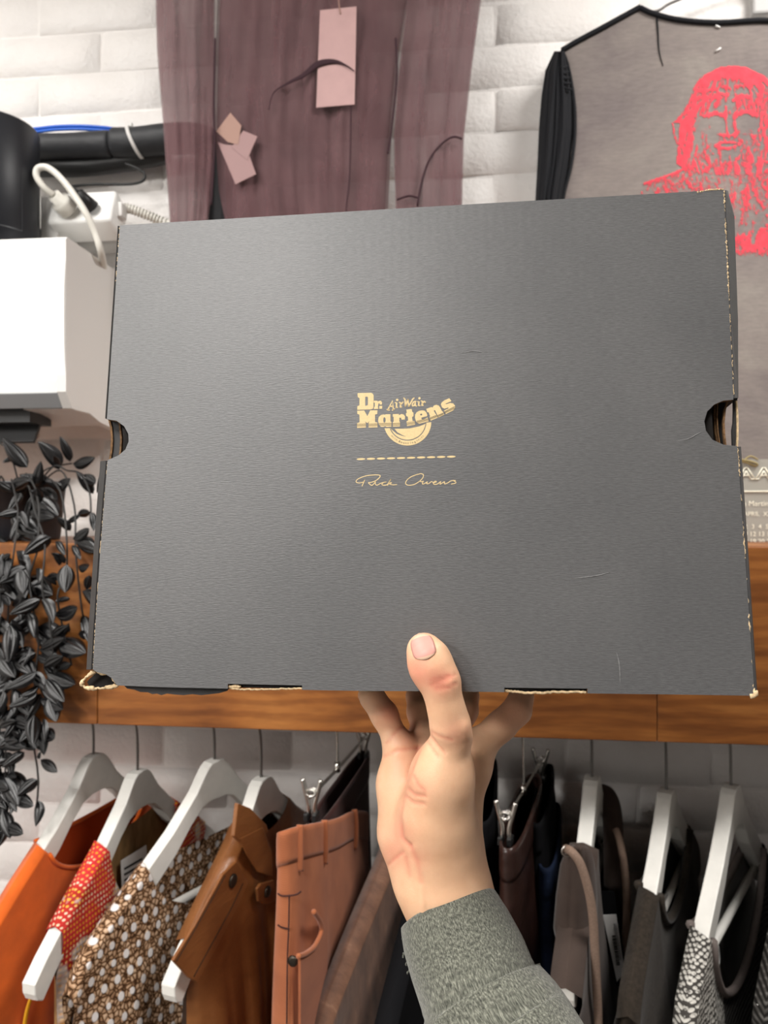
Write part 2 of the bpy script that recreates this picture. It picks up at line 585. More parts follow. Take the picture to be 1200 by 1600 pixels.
def build_pipe():
    t = thing('insulated_pipe', 'black foam-wrapped pipe running along the wall above the air conditioner', 'pipe')
    Y = 1.20
    pts = [at(-60, 234, Y), at(60, 230, Y), at(130, 228, Y), at(176, 226, Y)]
    tube_obj('foam_sleeve', pts, lambda s: 0.0218 - 0.0025 * (s > 0.97) + 0.0008 * math.sin(9 * s), 'black_foam', t, 22, 26)
    pts = [at(177, 224, Y), at(215, 223, Y), at(270, 217, Y), at(318, 220, Y), at(341, 246, Y), at(346, 300, Y), at(347, 420, Y)]
    tube_obj('foam_sleeve', pts, lambda s: 0.0246 if s > 0.02 else 0.0220, 'black_foam', t, 22, 40)
    pts = [at(-60, 262, Y + 0.018), at(70, 262, Y + 0.018), at(140, 260, Y + 0.018), at(230, 247, Y + 0.018), at(262, 238, Y + 0.018)]
    tube_obj('lower_pipe', pts, 0.016, 'black_rubber', t, 14, 30)
    # thin black cable hanging from the pipe
    pts = [at(196, 256, Y - 0.01), at(212, 262, Y - 0.012), at(226, 272, Y - 0.015), at(222, 283, Y - 0.015), at(200, 288, Y - 0.012), at(150, 288, Y - 0.01), at(112, 291, Y - 0.01)]
    tag(tube_obj('black_cable', pts, 0.0022, 'black_rubber', None, 8, 40), 'thin black cable looping below the foam-wrapped pipe', 'cable')
    # cable tie
    tie = thing('cable_tie', 'pale cable tie around the black foam-wrapped pipe', 'cable tie')
    ctr = at(212, 223, Y); ax = (at(215, 223, Y) - at(177, 224, Y)).normalized()
    e1 = Vector((0, -1, 0)); e2 = Vector((0, 0, 1))
    v = []
    seg = 40
    for k in range(seg):
        a = 2 * math.pi * k / seg
        d = e1 * math.cos(a) + e2 * math.sin(a)
        sk = ax * (0.010 * (-math.sin(a)))
        for w_, rr in ((-0.0032, 0.0262), (0.0032, 0.0262), (0.0032, 0.0248), (-0.0032, 0.0248)):
            v.append(ctr + d * rr + ax * w_ + sk)
    mesh_obj('strap', v, grid_faces(4, seg, close_u=True, close_v=True), 'white_plastic_soft', tie)
    h = ctr + e2 * 0.0290 + ax * -0.010
    box_obj('tie_head', h, (0.009, 0.006, 0.009), 'white_plastic_soft', tie, 0.001)
    # blue network cables
    for k, dy in enumerate((0, 5)):
        pts = [at(-20, 208 + dy, Y), at(56, 201 + dy, Y), at(90, 197.5 + dy, Y), at(130, 197 + dy, Y + 0.003), at(170, 200 + dy, Y + 0.01), at(195, 205 + dy, Y + 0.02), at(240, 216 + dy, Y + 0.03)]
        tag(tube_obj('network_cable', pts, 0.0026, 'blue_cable', None, 8, 30), ('upper' if k == 0 else 'lower') + ' of the two blue network cables behind the foam-wrapped pipe', 'cable', 'blue network cables')
build_pipe()

def build_socket():
    t = thing('power_strip', 'white power strip with two plug sockets above the air conditioner', 'power strip')
    Y = 1.14
    a = at(72, 330, Y); b = at(176, 328, Y)
    cx = (a + b) / 2
    cx = at(126, 330, Y)
    w = (at(176, 330, Y) - at(76, 330, Y)).length
    ax = (Vector((1, 0, 0.0)), Vector((0, 0.93, -0.36)), Vector((0, 0.36, 0.93)))
    mb = MB(); rbox(mb, cx + Vector((0, 0.025, 0.0)), (w, 0.05, 0.064), 0.006, ax)
    mb.build('casing', 'white_plastic', t)
    mb = MB(); rbox(mb, cx + Vector((0, 0, 0)) - ax[1] * 0.0005 + ax[2] * 0.012, (w * 0.86, 0.002, 0.034), 0.0008, ax)
    mb.build('socket_plate', 'white_plastic_soft', t)
    box_obj('mounting_block', cx + Vector((-w / 2 - 0.006, 0.045, -0.006)), (0.03, 0.07, 0.075), 'white_plastic_soft', t, 0.003)
    # white plug and cable
    p = thing('white_plug', 'off-white plug with a cable looping over the power strip', 'plug')
    q0 = at(108, 328, Y - 0.008); q1 = at(84, 305, Y - 0.035)
    tube_obj('plug_body', [q0, q0.lerp(q1, 0.4), q0.lerp(q1, 0.62), q0.lerp(q1, 0.66), q0.lerp(q1, 1)], lambda s: 0.0165 if s < 0.55 else 0.0105, 'white_cable', p, 16)
    pts = [q1, at(68, 292, Y - 0.045), at(57, 275, Y - 0.05), at(60, 263, Y - 0.05), at(76, 263, Y - 0.05), at(100, 284, Y - 0.05), at(130, 326, Y - 0.05), at(148, 362, Y - 0.04), at(158, 395, Y - 0.03), at(163, 420, Y + 0.02)]
    tube_obj('power_cord', pts, 0.0052, 'white_cable', p, 12, 70)
    # black plug
    k = thing('black_plug', 'small black plug pushed into the power strip', 'plug')
    q0 = at(143, 325, Y - 0.006); q1 = at(122, 300, Y - 0.03)
    tube_obj('plug_body', [q0, q0.lerp(q1, .5), q1], lambda s: 0.0135 - 0.006 * s, 'black_rubber', k, 12)
    tube_obj('plug_cord', [q1, at(114, 293, Y - 0.02), at(108, 292, Y + 0.01)], 0.003, 'black_rubber', k, 8, 10)
    # ribbed white conduit leaving to the right
    c = thing('conduit', 'ribbed white flexible conduit leaving the power strip to the right', 'conduit')
    pts = [at(186, 328, 1.18), at(200, 326, 1.18), at(230, 336, 1.19), at(265, 350, 1.20), at(330, 362, 1.20)]
    tube_obj('ribbed_hose', pts, lambda s: 0.0075 + 0.0011 * math.sin(s * 160), 'white_cable', c, 12, 130)
    box_obj('conduit_clip', at(190, 330, 1.165), (0.010, 0.02, 0.024), 'white_plastic_soft', c, 0.002)
    tag(tube_obj('wall_conduit', [at(60, 384, 1.232), at(320, 376, 1.232)], 0.016, 'white_plastic_soft', None, 16), 'plain white conduit pipe along the wall behind the air conditioner', 'conduit')
    tag(tube_obj('dark_strap_cable', [at(60, 366, 1.215), at(190, 364, 1.215)], 0.009, 'black_rubber', None, 10), 'dark cable lying under the white power strip', 'cable')
build_socket()

# ------------------------------------------------------------------ shoe box held in the hand
BN = np.array([0.11404515, 0.14283931, 0.98315341])      # box front normal, camera axes (x right, y down, z forward)
BU = np.array([0.99346176, -0.01117884, -0.11361677])
BV = np.array([-0.00843021, 0.98971357, -0.14281451])
BD = 0.42
def c2w(p):
    return ORG + R_ * float(p[0]) - U_ * float(p[1]) + F_ * float(p[2])
def bpc(px, py, d=0.0):
    r = np.array([(px - 600) / FPX, (py - 800) / FPX, 1.0])
    return r * BD / BN.dot(r) + BN * d
def bp(px, py, d=0.0):
    return c2w(bpc(px, py, d))
NW = (c2w(BN) - ORG); UW = (c2w(BU) - ORG); VW = (c2w(BV) - ORG)
BO = bpc(600, 700)

def mk_boxpaper():
    n = NT('charcoal_box_paper')
    v = n.coord('UV', scale=(1, 1, 1))
    st = n.coord('UV', scale=(260, 1500, 1))
    fib = n.noise(st, 1.0, 3, 0.6)
    big = n.noise(v, 9, 4, 0.55)
    spk = n.noise(v, 900, 2, 0.5)
    col = n.ramp(big, [(0.3, (0.086, 0.086, 0.088)), (0.7, (0.110, 0.109, 0.110))])
    col = n.mix(0.55, col, n.ramp(fib, [(0.3, (0.62, 0.62, 0.62)), (0.7, (1.3, 1.3, 1.3))]), 'MULTIPLY')
    col = n.mix(n.ramp(spk, [(0.76, 0), (0.82, 0.5)]), col, (0.42, 0.40, 0.36))
    n.color(col)
    n.set(rough=0.42, spec=0.6)
    corr = n.add('ShaderNodeTexWave', wave_type='BANDS', bands_direction='X')
    corr.inputs['Scale'].default_value = 55
    corr.inputs['Distortion'].default_value = 0.6
    n.link(v, corr.inputs['Vector'])
    h = n.mix(0.07, fib, corr.outputs[0])
    h2 = n.mix(0.3, h, n.noise(v, 14, 4, 0.6))
    n.bump(h2, 0.35, 0.0006)
    MATS['box_paper'] = n.m
mk_boxpaper()
simple('box_side', (0.030, 0.029, 0.029), 0.6, 0.3, var=0.2, vscale=90)
simple('box_inside', (0.014, 0.012, 0.011), 0.8, 0.2)
simple('card_edge', (0.60, 0.45, 0.27), 0.8, 0.2, var=0.4, vscale=420)
simple('card_brown', (0.17, 0.095, 0.045), 0.8, 0.2, var=0.5, vscale=500)
simple('gold_print', (0.70, 0.53, 0.27), 0.5, 0.4, var=0.08, vscale=900)
simple('print_dark', (0.11, 0.10, 0.075), 0.6, 0.3)

def build_box():
    t = thing('shoe_box', 'large worn charcoal shoe box with gold logo held up on one hand', 'box')
    L = [(167, 655), (182, 657.5), (194, 666), (200.5, 678), (201, 690), (196, 702), (186, 711), (175, 716), (168, 719)]
    Rn = [(1152, 697), (1130, 694.5), (1113, 687), (1103, 673), (1100.5, 658), (1105, 643), (1116, 632), (1130, 626), (1146, 624.5)]
    out = [(187, 353), (187.5, 352), (660, 323.5), (1129, 296.5), (1131, 297.5)] + Rn[::-1] + \
          [(1165, 880), (1179, 1084), (1176, 1087), (1040, 1085), (918, 1083.5), (918, 1076), (788, 1074.5), (788, 1081.5), (660, 1080),
           (560, 1079.5), (472, 1078), (472, 1071), (356, 1068.5), (356, 1076), (260, 1074), (183, 1071), (174, 1059), (165, 1053.5), (152, 1050.5), (145, 1046),
           (149, 978), (156, 869), (162, 792)] + L[::-1]
    mb = MB()
    pts = [bp(x, y) for x, y in out]
    prism(mb, pts, NW * 0.0032)
    mb.uv = [((p - bp(600, 700)).dot(UW), (p - bp(600, 700)).dot(VW)) for p in mb.v]
    o = mb.build('lid_front', 'box_paper', t, smooth=False)
    o.data.materials.append(MATS['card_brown'])
    n0 = len(pts)
    for p in o.data.polygons:
        if abs(p.normal.dot(NW)) < 0.5:
            p.material_index = 1
    # side walls: a fold that flares out where the worn lid bulges, then straight back
    def wall(name, edge, flare, d1, d2, mat='box_side'):
        v = []; f = []
        for (a, b), (c, d) in zip(edge, flare):
            v += [bp(a, b, 0.0005), bp(c, d, d1) if False else flare_pt(c, d, d1), None]
            v[-1] = v[-2] + NW * (d2 - d1)
        k = len(edge)
        for i in range(k - 1):
            for j in range(2):
                f.append((3 * i + j, 3 * (i + 1) + j, 3 * (i + 1) + j + 1, 3 * i + j + 1))
        ob = mesh_obj(name, v, f, mat, t, smooth=False)
        s = ob.modifiers.new('thickness', 'SOLIDIFY'); s.thickness = 0.0025; s.offset = 0
        return ob
    def flare_pt(px, py, d):
        # the point at depth d behind the front plane that lies on the ray through (px, py)
        r = np.array([(px - 600) / FPX, (py - 800) / FPX, 1.0])
        return c2w(r * (BD + d) / BN.dot(r))
    # right wall above the notch (bulged), below the notch, and the part behind it
    wall('lid_side', [(1131, 297.5), (1133, 330), (1136, 400), (1140, 500), (1146, 622)],
         [(1134, 299), (1144, 338), (1146, 400), (1149.5, 500), (1150, 622)], 0.014, 0.125)
    wall('lid_side', [(1152, 698), (1165, 880), (1178, 1084)], [(1154, 698), (1166.5, 880), (1179.5, 1084)], 0.006, 0.125)
    wall('lid_side', [(187, 353), (167, 654)], [(187, 353), (168, 654)], 0.004, 0.125)
    wall('lid_side', [(168, 720), (162, 792), (156, 869), (149, 978), (145, 1046)], [(160, 721), (154, 797), (150.5, 850), (142, 978), (138.5, 1046)], 0.010, 0.125)
    # strips of side wall standing behind the thumb notches
    def strip(pts_, d, mat, wpx):
        v = []; f = []
        for (x, y) in pts_:
            a = flare_pt(x - wpx / 2, y, d); b = flare_pt(x + wpx / 2, y, d)
            v += [a, b, b + NW * 0.002, a + NW * 0.002]
        for i in range(len(pts_) - 1):
            for j in range(4):
                f.append((4 * i + j, 4 * (i + 1) + j, 4 * (i + 1) + (j + 1) % 4, 4 * i + (j + 1) % 4))
        f.append((0, 1, 2, 3)); e = 4 * (len(pts_) - 1); f.append((e, e + 1, e + 2, e + 3))
        return v, f
    def strips(items):
        for name, p_, d, m_, w_ in items:
            v, f = strip(p_, d, m_, w_)
            mesh_obj(name, v, f, m_, t, smooth=False)
    strips([
        ('notch_edge', [(169, 650), (173.5, 668), (175, 686), (174, 702), (171, 722)], 0.009, 'card_brown', 3.2),
        ('notch_liner', [(176, 645), (181, 668), (183, 686), (182, 702), (178, 726)], 0.010, 'box_side', 13),
        ('notch_edge', [(182, 645), (187, 664), (189, 686), (188, 704), (184, 728)], 0.0085, 'card_brown', 2.6),
        ('notch_liner', [(192, 645), (195, 668), (196.5, 686), (195.5, 704), (192, 728)], 0.030, 'box_inside', 12),
        ('notch_edge', [(1118, 620), (1116.5, 650), (1118, 675), (1123, 700)], 0.013, 'card_brown', 2.4),
        ('notch_edge', [(1122, 620), (1120.5, 650), (1122, 675), (1126, 700)], 0.0105, 'card_brown', 1.6),
        ('notch_edge', [(1140, 618), (1133, 640), (1131, 660), (1132, 680), (1135, 704)], 0.009, 'card_brown', 2.8),
        ('notch_liner', [(1128, 612), (1122, 640), (1121, 660), (1123, 680), (1127, 704)], 0.016, 'box_inside', 18),
        ('notch_liner', [(1149, 618), (1149.5, 640), (1149, 660), (1147, 672), (1148, 702)], 0.010, 'box_side', 6),
        ('notch_edge', [(1151, 626), (1152.5, 645), (1153, 660), (1153, 680), (1152, 698)], 0.0085, 'card_edge', 2.2),
    ])
    # black tray inside the lid: five panels
    ins = 0.012
    c = [bp(187, 353), bp(1131, 297.5), bp(1178, 1085), bp(145, 1066)]
    cen = (c[0] + c[1] + c[2] + c[3]) / 4
    q = [cen + (p - cen) * 0.935 + NW * 0.008 for p in c]
    for i in range(4):
        a, b = q[i], q[(i + 1) % 4]
        m2 = MB(); prism(m2, [a, b, b + NW * 0.112, a + NW * 0.112], (cen + NW * 0.06 - (a + b) / 2 - NW * 0.056).normalized() * 0.003)
        m2.build('tray_wall', 'box_inside', t, smooth=False)
    m2 = MB(); prism(m2, [p + NW * 0.1125 for p in q], NW * 0.003); m2.build('tray_base', 'box_inside', t, smooth=False)
    m2 = MB(); prism(m2, [p - NW * 0.0035 for p in q], NW * 0.0025); m2.build('tray_flap', 'box_inside', t, smooth=False)
    # top and bottom of the lid
    m2 = MB(); a, b = bp(188, 353.5, 0.0034), bp(1130, 298.5, 0.0034); prism(m2, [a, b, b + NW * 0.12, a + NW * 0.12], VW * 0.0028); m2.build('lid_top', 'box_side', t, smooth=False)
    m2 = MB(); a, b = bp(178, 1068, 0.0034), bp(1178, 1083, 0.0034); prism(m2, [a, b, b + NW * 0.12, a + NW * 0.12], VW * 0.0014); m2.build('lid_bottom', 'box_side', t, smooth=False)
    # torn dark ply hanging under the lower left edge
    r = random.Random(5)
    low = [(214, 1082.5), (226, 1083), (233, 1086), (240, 1085), (247, 1087.5), (256, 1085), (268, 1086.5), (282, 1087.5), (296, 1086), (310, 1087.5), (324, 1086), (338, 1084.5), (350, 1081)]
    m2 = MB(); prism(m2, [bp(x, y, 0.0045) for x, y in [(186, 1070), (193, 1077), (205, 1079)] + low + [(358, 1072)]], NW * 0.0012)
    m2.build('torn_ply', 'box_side', t, smooth=False)
    # torn lower left corner: a loop of bare card around a black hole
    loop = [(143, 1049), (135, 1055), (126, 1063), (122.5, 1068), (125, 1073), (133, 1076.5), (145, 1077), (160, 1075), (174, 1073), (181, 1071), (176, 1064), (169, 1056), (160, 1052), (152, 1053), (146, 1049)]
    P = catmull([bp(x, y, 0.004) for x, y in loop] + [bp(143, 1049, 0.004)], 80)
    P = [p + UW * r.uniform(-.0004, .0004) + VW * r.uniform(-.0004, .0004) for p in P]
    m2 = MB(); tube(m2, P, lambda s: 0.00105 + 0.0004 * math.sin(40 * s), 7); o = m2.build('torn_corner', 'card_edge', t); o['label'] = 'bare brown card around the torn corner'
    m2 = MB(); prism(m2, [bp(x, y, 0.010) for x, y in loop], NW * 0.001); m2.build('corner_hole', 'box_inside', t, smooth=False)
    for pts_, ra in (([(357, 1075.5), (372, 1077), (400, 1077.5), (440, 1077), (471, 1076.5)], 0.0006), ([(788, 1079.5), (800, 1081), (830, 1083), (870, 1082), (917, 1081.5)], 0.0008),
                     ([(353, 1070), (358, 1074), (366, 1072.5), (373, 1074)], 0.0010)):
        P = catmull([bp(x, y, 0.002) for x, y in pts_], 50)
        P = [p + VW * r.uniform(-.0003, .0003) for p in P]
        m2 = MB(); tube(m2, P, ra, 6); m2.build('slot_edge', 'card_edge', t)
    for pts_ in ([(357, 1070), (471, 1072), (471, 1077), (357, 1075)], [(789, 1076), (917, 1077.5), (917, 1082), (789, 1080.5)]):
        m2 = MB(); prism(m2, [bp(x, y, 0.0034) for x, y in pts_], NW * 0.0005); m2.build('slot_hole', 'box_inside', t, smooth=False)
    # rubbed edges
    def worn(pts_, rad, gap):
        P = catmull([bp(x, y, 0.0003) for x, y in pts_], 160)
        i = 0
        while i < 156:
            ln = r.randint(2, 7)
            if r.random() > gap:
                seg = P[i:i + ln + 1]
                seg = [p + UW * r.uniform(-.00035, .00035) for p in seg]
                m2 = MB(); tube(m2, seg, lambda s, q_=r.uniform(.5, 1.0): rad * 0.75 * q_ * (0.35 + 0.65 * math.sin(math.pi * min(max(s, .05), .95))), 5)
                yield m2
            i += ln
    def worn_part(*args):
        for a in args:
            big = MB()
            for m2 in worn(*a):
                big.add(m2.v, m2.f, m2.uv)
            big.build('rubbed_edge', 'card_edge', t)
    worn_part(([(1131, 298), (1136, 400), (1139, 460)], 0.0009, 0.12), ([(1139, 460), (1147, 620)], 0.00055, 0.45), ([(1153, 700), (1165, 880), (1178, 1082)], 0.0008, 0.42),
              ([(168, 722), (162, 792), (156, 869), (149, 978), (145, 1044)], 0.0005, 0.12), ([(188, 353), (400, 340), (660, 324)], 0.0004, 0.5),
              ([(1090, 300.5), (1110, 296.5), (1131, 296)], 0.0011, 0.15), ([(187, 353), (181, 440)], 0.0006, 0.5))
    m2 = MB(); tube(m2, [bp(x, y, 0) for x, y in ((1172, 1088), (1177, 1087.5), (1181, 1085), (1180, 1079))], lambda s: 0.0013, 7); m2.build('rubbed_corner', 'card_edge', t)
    # pressed crease marks
    MATS['crease'] = simple('crease_mark', (0.15, 0.15, 0.15), 0.6, 0.3, var=0.3, vscale=500)
    for pts_ in ([(1050, 690), (1075, 686), (1090, 678), (1101, 673)], [(962, 1015), (968, 1040), (969, 1075)], [(715, 553), (740, 549), (760, 552)], [(885, 905), (930, 900), (960, 892)]):
        P = catmull([bp(x, y, 0.0001) for x, y in pts_], 14)
        m2 = MB(); tube(m2, P, lambda s: 0.0004 * math.sin(math.pi * min(max(s, .06), .94)), 5); m2.build('crease', 'crease', t)

    # ---------------- printed logo
    A = lambda x, y: (550 + x / 13.3333, 600 + y / 13.3333)
    B = lambda x, y: (630 + x / 13.3333, 600 + y / 13.3333)
    lg = bpy.data.objects.new('logo', None); COL.objects.link(lg); lg.parent = t
    lg['label'] = 'gold printed logo and signature in the middle of the lid'
    LIFT = -0.00012
    def fill(name, outline, holes=(), mat='gold_print', lift=LIFT):
        m2 = MB(); prism(m2, [bp(x, y, lift) for x, y in outline], NW * 0.0002, [[bp(x, y, lift) for x, y in h] for h in holes])
        return m2.build(name, mat, lg, smooth=False)
    def ell(fn, cx, cy, rx, ry, n=16):
        return [fn(cx + rx * math.cos(2 * math.pi * k / n), cy + ry * math.sin(2 * math.pi * k / n)) for k in range(n)]
    def z(fn, pts_): return [fn(*p) for p in pts_]
    fill('letter_d', z(A, [(115, 205), (125, 190), (400, 185), (435, 205), (450, 240), (448, 480), (435, 515), (400, 530), (110, 540), (112, 465), (155, 445), (158, 300), (120, 270)]), [z(A, [(275, 268), (322, 264), (333, 285), (332, 430), (322, 445), (275, 458)])])
    fill('letter_r', z(A, [(455, 350), (530, 350), (540, 372), (562, 352), (605, 352), (628, 385), (622, 430), (582, 430), (570, 402), (548, 412), (540, 480), (550, 520), (455, 525), (462, 485), (476, 470), (476, 395), (455, 385)]))
    fill('full_stop', z(A, [(570, 460), (630, 455), (628, 515), (570, 520)]))
    fill('letter_m', z(A, [(110, 560), (255, 553), (320, 672), (380, 550), (530, 548), (525, 625), (480, 640), (482, 790), (530, 805), (530, 905), (345, 910), (345, 815), (368, 772), (320, 818), (266, 775), (290, 815), (290, 908), (105, 918), (105, 820), (158, 800), (155, 640), (110, 622)]))
    fill('letter_a', z(A, [(700, 632), (800, 630), (803, 780), (822, 792), (820, 890), (720, 895), (692, 880), (650, 895), (600, 890), (562, 845), (545, 765), (555, 695), (600, 650), (650, 635), (690, 642)]), [ell(A, 676, 750, 26, 58)])
    fill('letter_r', z(A, [(850, 628), (975, 625), (982, 650), (1030, 625), (1080, 638), (1107, 680), (1100, 740), (1035, 745), (1020, 705), (990, 700), (985, 770), (1000, 800), (1000, 885), (850, 890), (850, 800), (868, 780), (868, 690), (850, 680)]))
    fill('letter_t', z(B, [(65, 535), (175, 522), (190, 580), (215, 600), (215, 670), (185, 690), (195, 770), (240, 775), (250, 850), (80, 878), (70, 780), (105, 760), (95, 680), (65, 670), (55, 620), (75, 600)]))
    fill('letter_e', z(B, [(250, 640), (280, 590), (330, 560), (390, 550), (440, 555), (480, 590), (500, 650), (495, 672), (378, 702), (388, 742), (430, 735), (510, 697), (530, 780), (340, 828), (290, 810), (265, 770), (245, 700)]), [ell(B, 375, 637, 22, 20)])
    fill('letter_n', z(B, [(480, 520), (590, 480), (612, 492), (640, 450), (690, 435), (740, 450), (770, 490), (810, 570), (830, 580), (855, 640), (735, 698), (715, 655), (665, 548), (640, 545), (648, 580), (690, 648), (702, 655), (720, 705), (570, 765), (548, 690), (560, 670), (530, 590), (500, 585)]))
    fill('letter_s', z(B, [(785, 430), (800, 390), (850, 345), (960, 297), (1005, 358), (880, 412), (900, 422), (980, 395), (1040, 405), (1080, 450), (1075, 510), (1040, 550), (890, 628), (850, 555), (940, 512), (952, 498), (930, 495), (860, 515), (810, 490)]))
    # fine lines across the foot of the letters
    def line(a, b, w=0.42, mat='print_dark', name='foot_line'):
        (x0, y0), (x1, y1) = a, b
        l = math.hypot(x1 - x0, y1 - y0); nx, ny = -(y1 - y0) / l * w / 2, (x1 - x0) / l * w / 2
        fill(name, [(x0 + nx, y0 + ny), (x1 + nx, y1 + ny), (x1 - nx, y1 - ny), (x0 - nx, y0 - ny)], mat=mat, lift=LIFT - 0.00012)
    for k in range(3):
        d = 22 * k
        for a, b in ((A(105, 838 + d), A(292, 828 + d)), (A(345, 832 + d), A(532, 824 + d)), (A(562, 820 + d), A(820, 816 + d)), (A(850, 820 + d), A(1000, 816 + d)),
                     (B(74, 805 + d), B(246, 784 + d)), (B(280, 775 + d * .8), B(520, 716 + d * .9)), (B(555, 702 + d * .8), B(705, 648 + d * .8)), (B(720, 652 + d * .7), B(838, 600 + d * .7)), (B(862, 575 + d * .75), B(1070, 470 + d * .9))):
            line(a, b)
    # sole: ring and inner disc
    cx, cy = 636.7, 659.0
    def arc(rad, a0, a1, n=40):
        return [(cx + rad * math.cos(math.radians(a0 + (a1 - a0) * k / (n - 1))), cy + rad * math.sin(math.radians(a0 + (a1 - a0) * k / (n - 1)))) for k in range(n)]
    fill('sole_ring', arc(37.2, 164, 1) + arc(29.6, 3, 160))
    fill('sole_disc', [(616.5, 670), (628, 670), (640, 669.5), (655, 666.3), (666, 661.8)] + arc(28.2, 8, 159) + [(609.5, 669), (614, 673), (620, 678), (628, 681), (635, 682.4), (628, 679.5), (621, 675.5)])
    # lettering around the ring
    def glyphs(text, rad, ac, step, size):
        for k, ch in enumerate(text):
            if ch == ' ': continue
            a = math.radians(ac - (k - (len(text) - 1) / 2) * step)
            cu = bpy.data.curves.new('ring_letter', 'FONT'); cu.body = ch; cu.size = 1.0; cu.align_x = 'CENTER'
            ob = bpy.data.objects.new('tmp', cu); COL.objects.link(ob)
            bpy.context.view_layer.update()
            me = ob.to_mesh()
            vs = [(v.co.x, v.co.y) for v in me.vertices]; fs = [tuple(p.vertices) for p in me.polygons]
            ob.to_mesh_clear(); bpy.data.objects.remove(ob)
            ox, oy = cx + rad * math.cos(a), cy + rad * math.sin(a)
            # baseline tangent runs left to right along the bottom of the ring, letters upright
            tx, ty = math.sin(a), -math.cos(a)
            ux, uy = -math.cos(a), -math.sin(a)
            P = [bp(ox + (tx * x + ux * (y - 0.3)) * size, oy + (ty * x + uy * (y - 0.3)) * size, LIFT - 0.00015) for x, y in vs]
            mesh_obj('ring_letter', P, fs, 'print_dark', lg, smooth=False)
    glyphs('WITH', 33.2, 129, 5.2, 3.0)
    glyphs('Bouncing', 33.4, 91, 6.0, 4.6)
    glyphs('SOLES', 33.2, 53, 5.2, 3.0)
    # stroked words
    def stroke(name, pts_, w, n=None):
        P = [Vector((x, y, 0)) for x, y in pts_]
        if n: P = catmull(P, n)
        L_, R2 = [], []
        for i in range(len(P)):
            d = P[min(i + 1, len(P) - 1)] - P[max(i - 1, 0)]
            d = d.normalized() if d.length else Vector((1, 0, 0))
            nn = Vector((-d.y, d.x, 0)) * (w / 2)
            L_.append(P[i] + nn); R2.append(P[i] - nn)
        v = []; f = []
        for i in range(len(P)):
            for q_ in (L_[i], R2[i]):
                v.append(bp(q_.x, q_.y, LIFT))
        for i in range(len(P) - 1):
            f.append((2 * i, 2 * i + 1, 2 * i + 3, 2 * i + 2))
        # round ends
        for e in (0, len(P) - 1):
            b = len(v)
            for k in range(8):
                v.append(bp(P[e].x + w / 2 * math.cos(k * math.pi / 4), P[e].y + w / 2 * math.sin(k * math.pi / 4), LIFT))
            f.append(tuple(range(b, b + 8)))
        mesh_obj(name, v, f, 'gold_print', lg, smooth=False)
    for pts_ in ([A(750, 530), A(845, 350), A(862, 535)], [A(790, 468), A(860, 462)], [A(735, 535), A(775, 545)], [A(845, 545), A(880, 520)], [A(905, 388), A(930, 395), A(925, 495), A(945, 490)],
                 [A(990, 385), A(1012, 390), A(1010, 490), A(1030, 480)], [A(1012, 430), A(1060, 380)], [B(15, 295), B(40, 330), B(45, 462)], [B(45, 462), B(100, 325)], [B(100, 325), B(115, 468)], [B(115, 468), B(200, 315), B(225, 295)],
                 [B(262, 365), B(215, 375), B(190, 425), B(195, 462), B(225, 455), B(258, 370), B(255, 455), B(275, 460)], [B(305, 370), B(328, 368), B(320, 455), B(345, 450)], [B(378, 355), B(402, 360), B(390, 455), B(415, 445)], [B(402, 410), B(440, 360), B(460, 380)]):
        stroke('air_letter', pts_, 2.3 if pts_[0][0] < 644 or True else 2, None)
    for c_ in (A(942, 332), B(338, 298)):
        fill('letter_dot', [(c_[0] + 2.0 * math.cos(k * .785), c_[1] + 2.0 * math.sin(k * .785)) for k in range(8)])
    S = lambda x, y: (545 + x / 6.6667, 700 + y / 6.6667)
    stroke('signature_stroke', z(S, [(160, 352), (110, 365), (76, 352), (98, 322), (180, 291), (270, 281), (322, 285), (322, 305), (285, 338), (235, 358), (205, 362), (220, 378), (240, 390), (262, 372), (278, 352), (276, 372), (292, 388), (325, 372), (362, 358), (392, 355), (360, 362), (345, 382), (372, 388), (402, 380), (425, 345), (437, 326)]), 1.25, 150)
    stroke('signature_stroke', z(S, [(165, 335), (152, 365), (138, 396)]), 1.3, 12)
    stroke('signature_stroke', z(S, [(437, 326), (418, 360), (404, 390)]), 1.3, 10)
    stroke('signature_stroke', z(S, [(408, 380), (436, 362), (446, 364), (424, 374), (455, 384), (500, 382)]), 1.2, 30)
    stroke('signature_stroke', z(S, [(715, 278), (748, 268), (776, 278), (772, 308), (738, 346), (680, 380), (622, 388), (592, 370), (606, 335), (650, 300), (718, 274)]), 1.25, 90)
    stroke('signature_stroke', z(S, [(738, 346), (758, 352), (778, 345), (768, 362), (770, 376), (795, 368), (818, 352), (812, 372), (835, 370), (862, 350), (885, 362), (912, 352), (900, 346), (880, 364), (892, 380), (925, 374), (958, 350), (950, 378), (975, 364), (998, 352), (996, 374), (1030, 364), (1060, 345), (1095, 336)]), 1.2, 120)
    stroke('signature_stroke', z(S, [(1110, 338), (1092, 342), (1112, 352), (1112, 366), (1068, 376)]), 1.3, 24)
    for k in range(10):
        x = 564 + (705 - 564) * k / 9; y = 717.4 + (713.6 - 717.4) * k / 9
        fill('dash', [(x + 6.8 * math.cos(a) , y + 1.55 * math.sin(a) - 0.027 * 6.8 * math.cos(a)) for a in [2 * math.pi * q_ / 18 for q_ in range(18)]])
    return t
build_box()

# ------------------------------------------------------------------ the hand (one continuous surface grown from a distance field)
def cs(px, py, z):
    return np.array([(px - 600) / FPX * z, (py - 800) / FPX * z, z])

HAND = []
def seg_(a, b, k=0.010):
    """a, b = (px, py, depth, radius in px)"""
    HAND.append((cs(*a[:3]), cs(*b[:3]), a[3] / FPX * a[2], b[3] / FPX * b[2], k))
def chain(pts_, k=0.006):
    for a, b in zip(pts_[:-1], pts_[1:]):
        seg_(a, b, k)
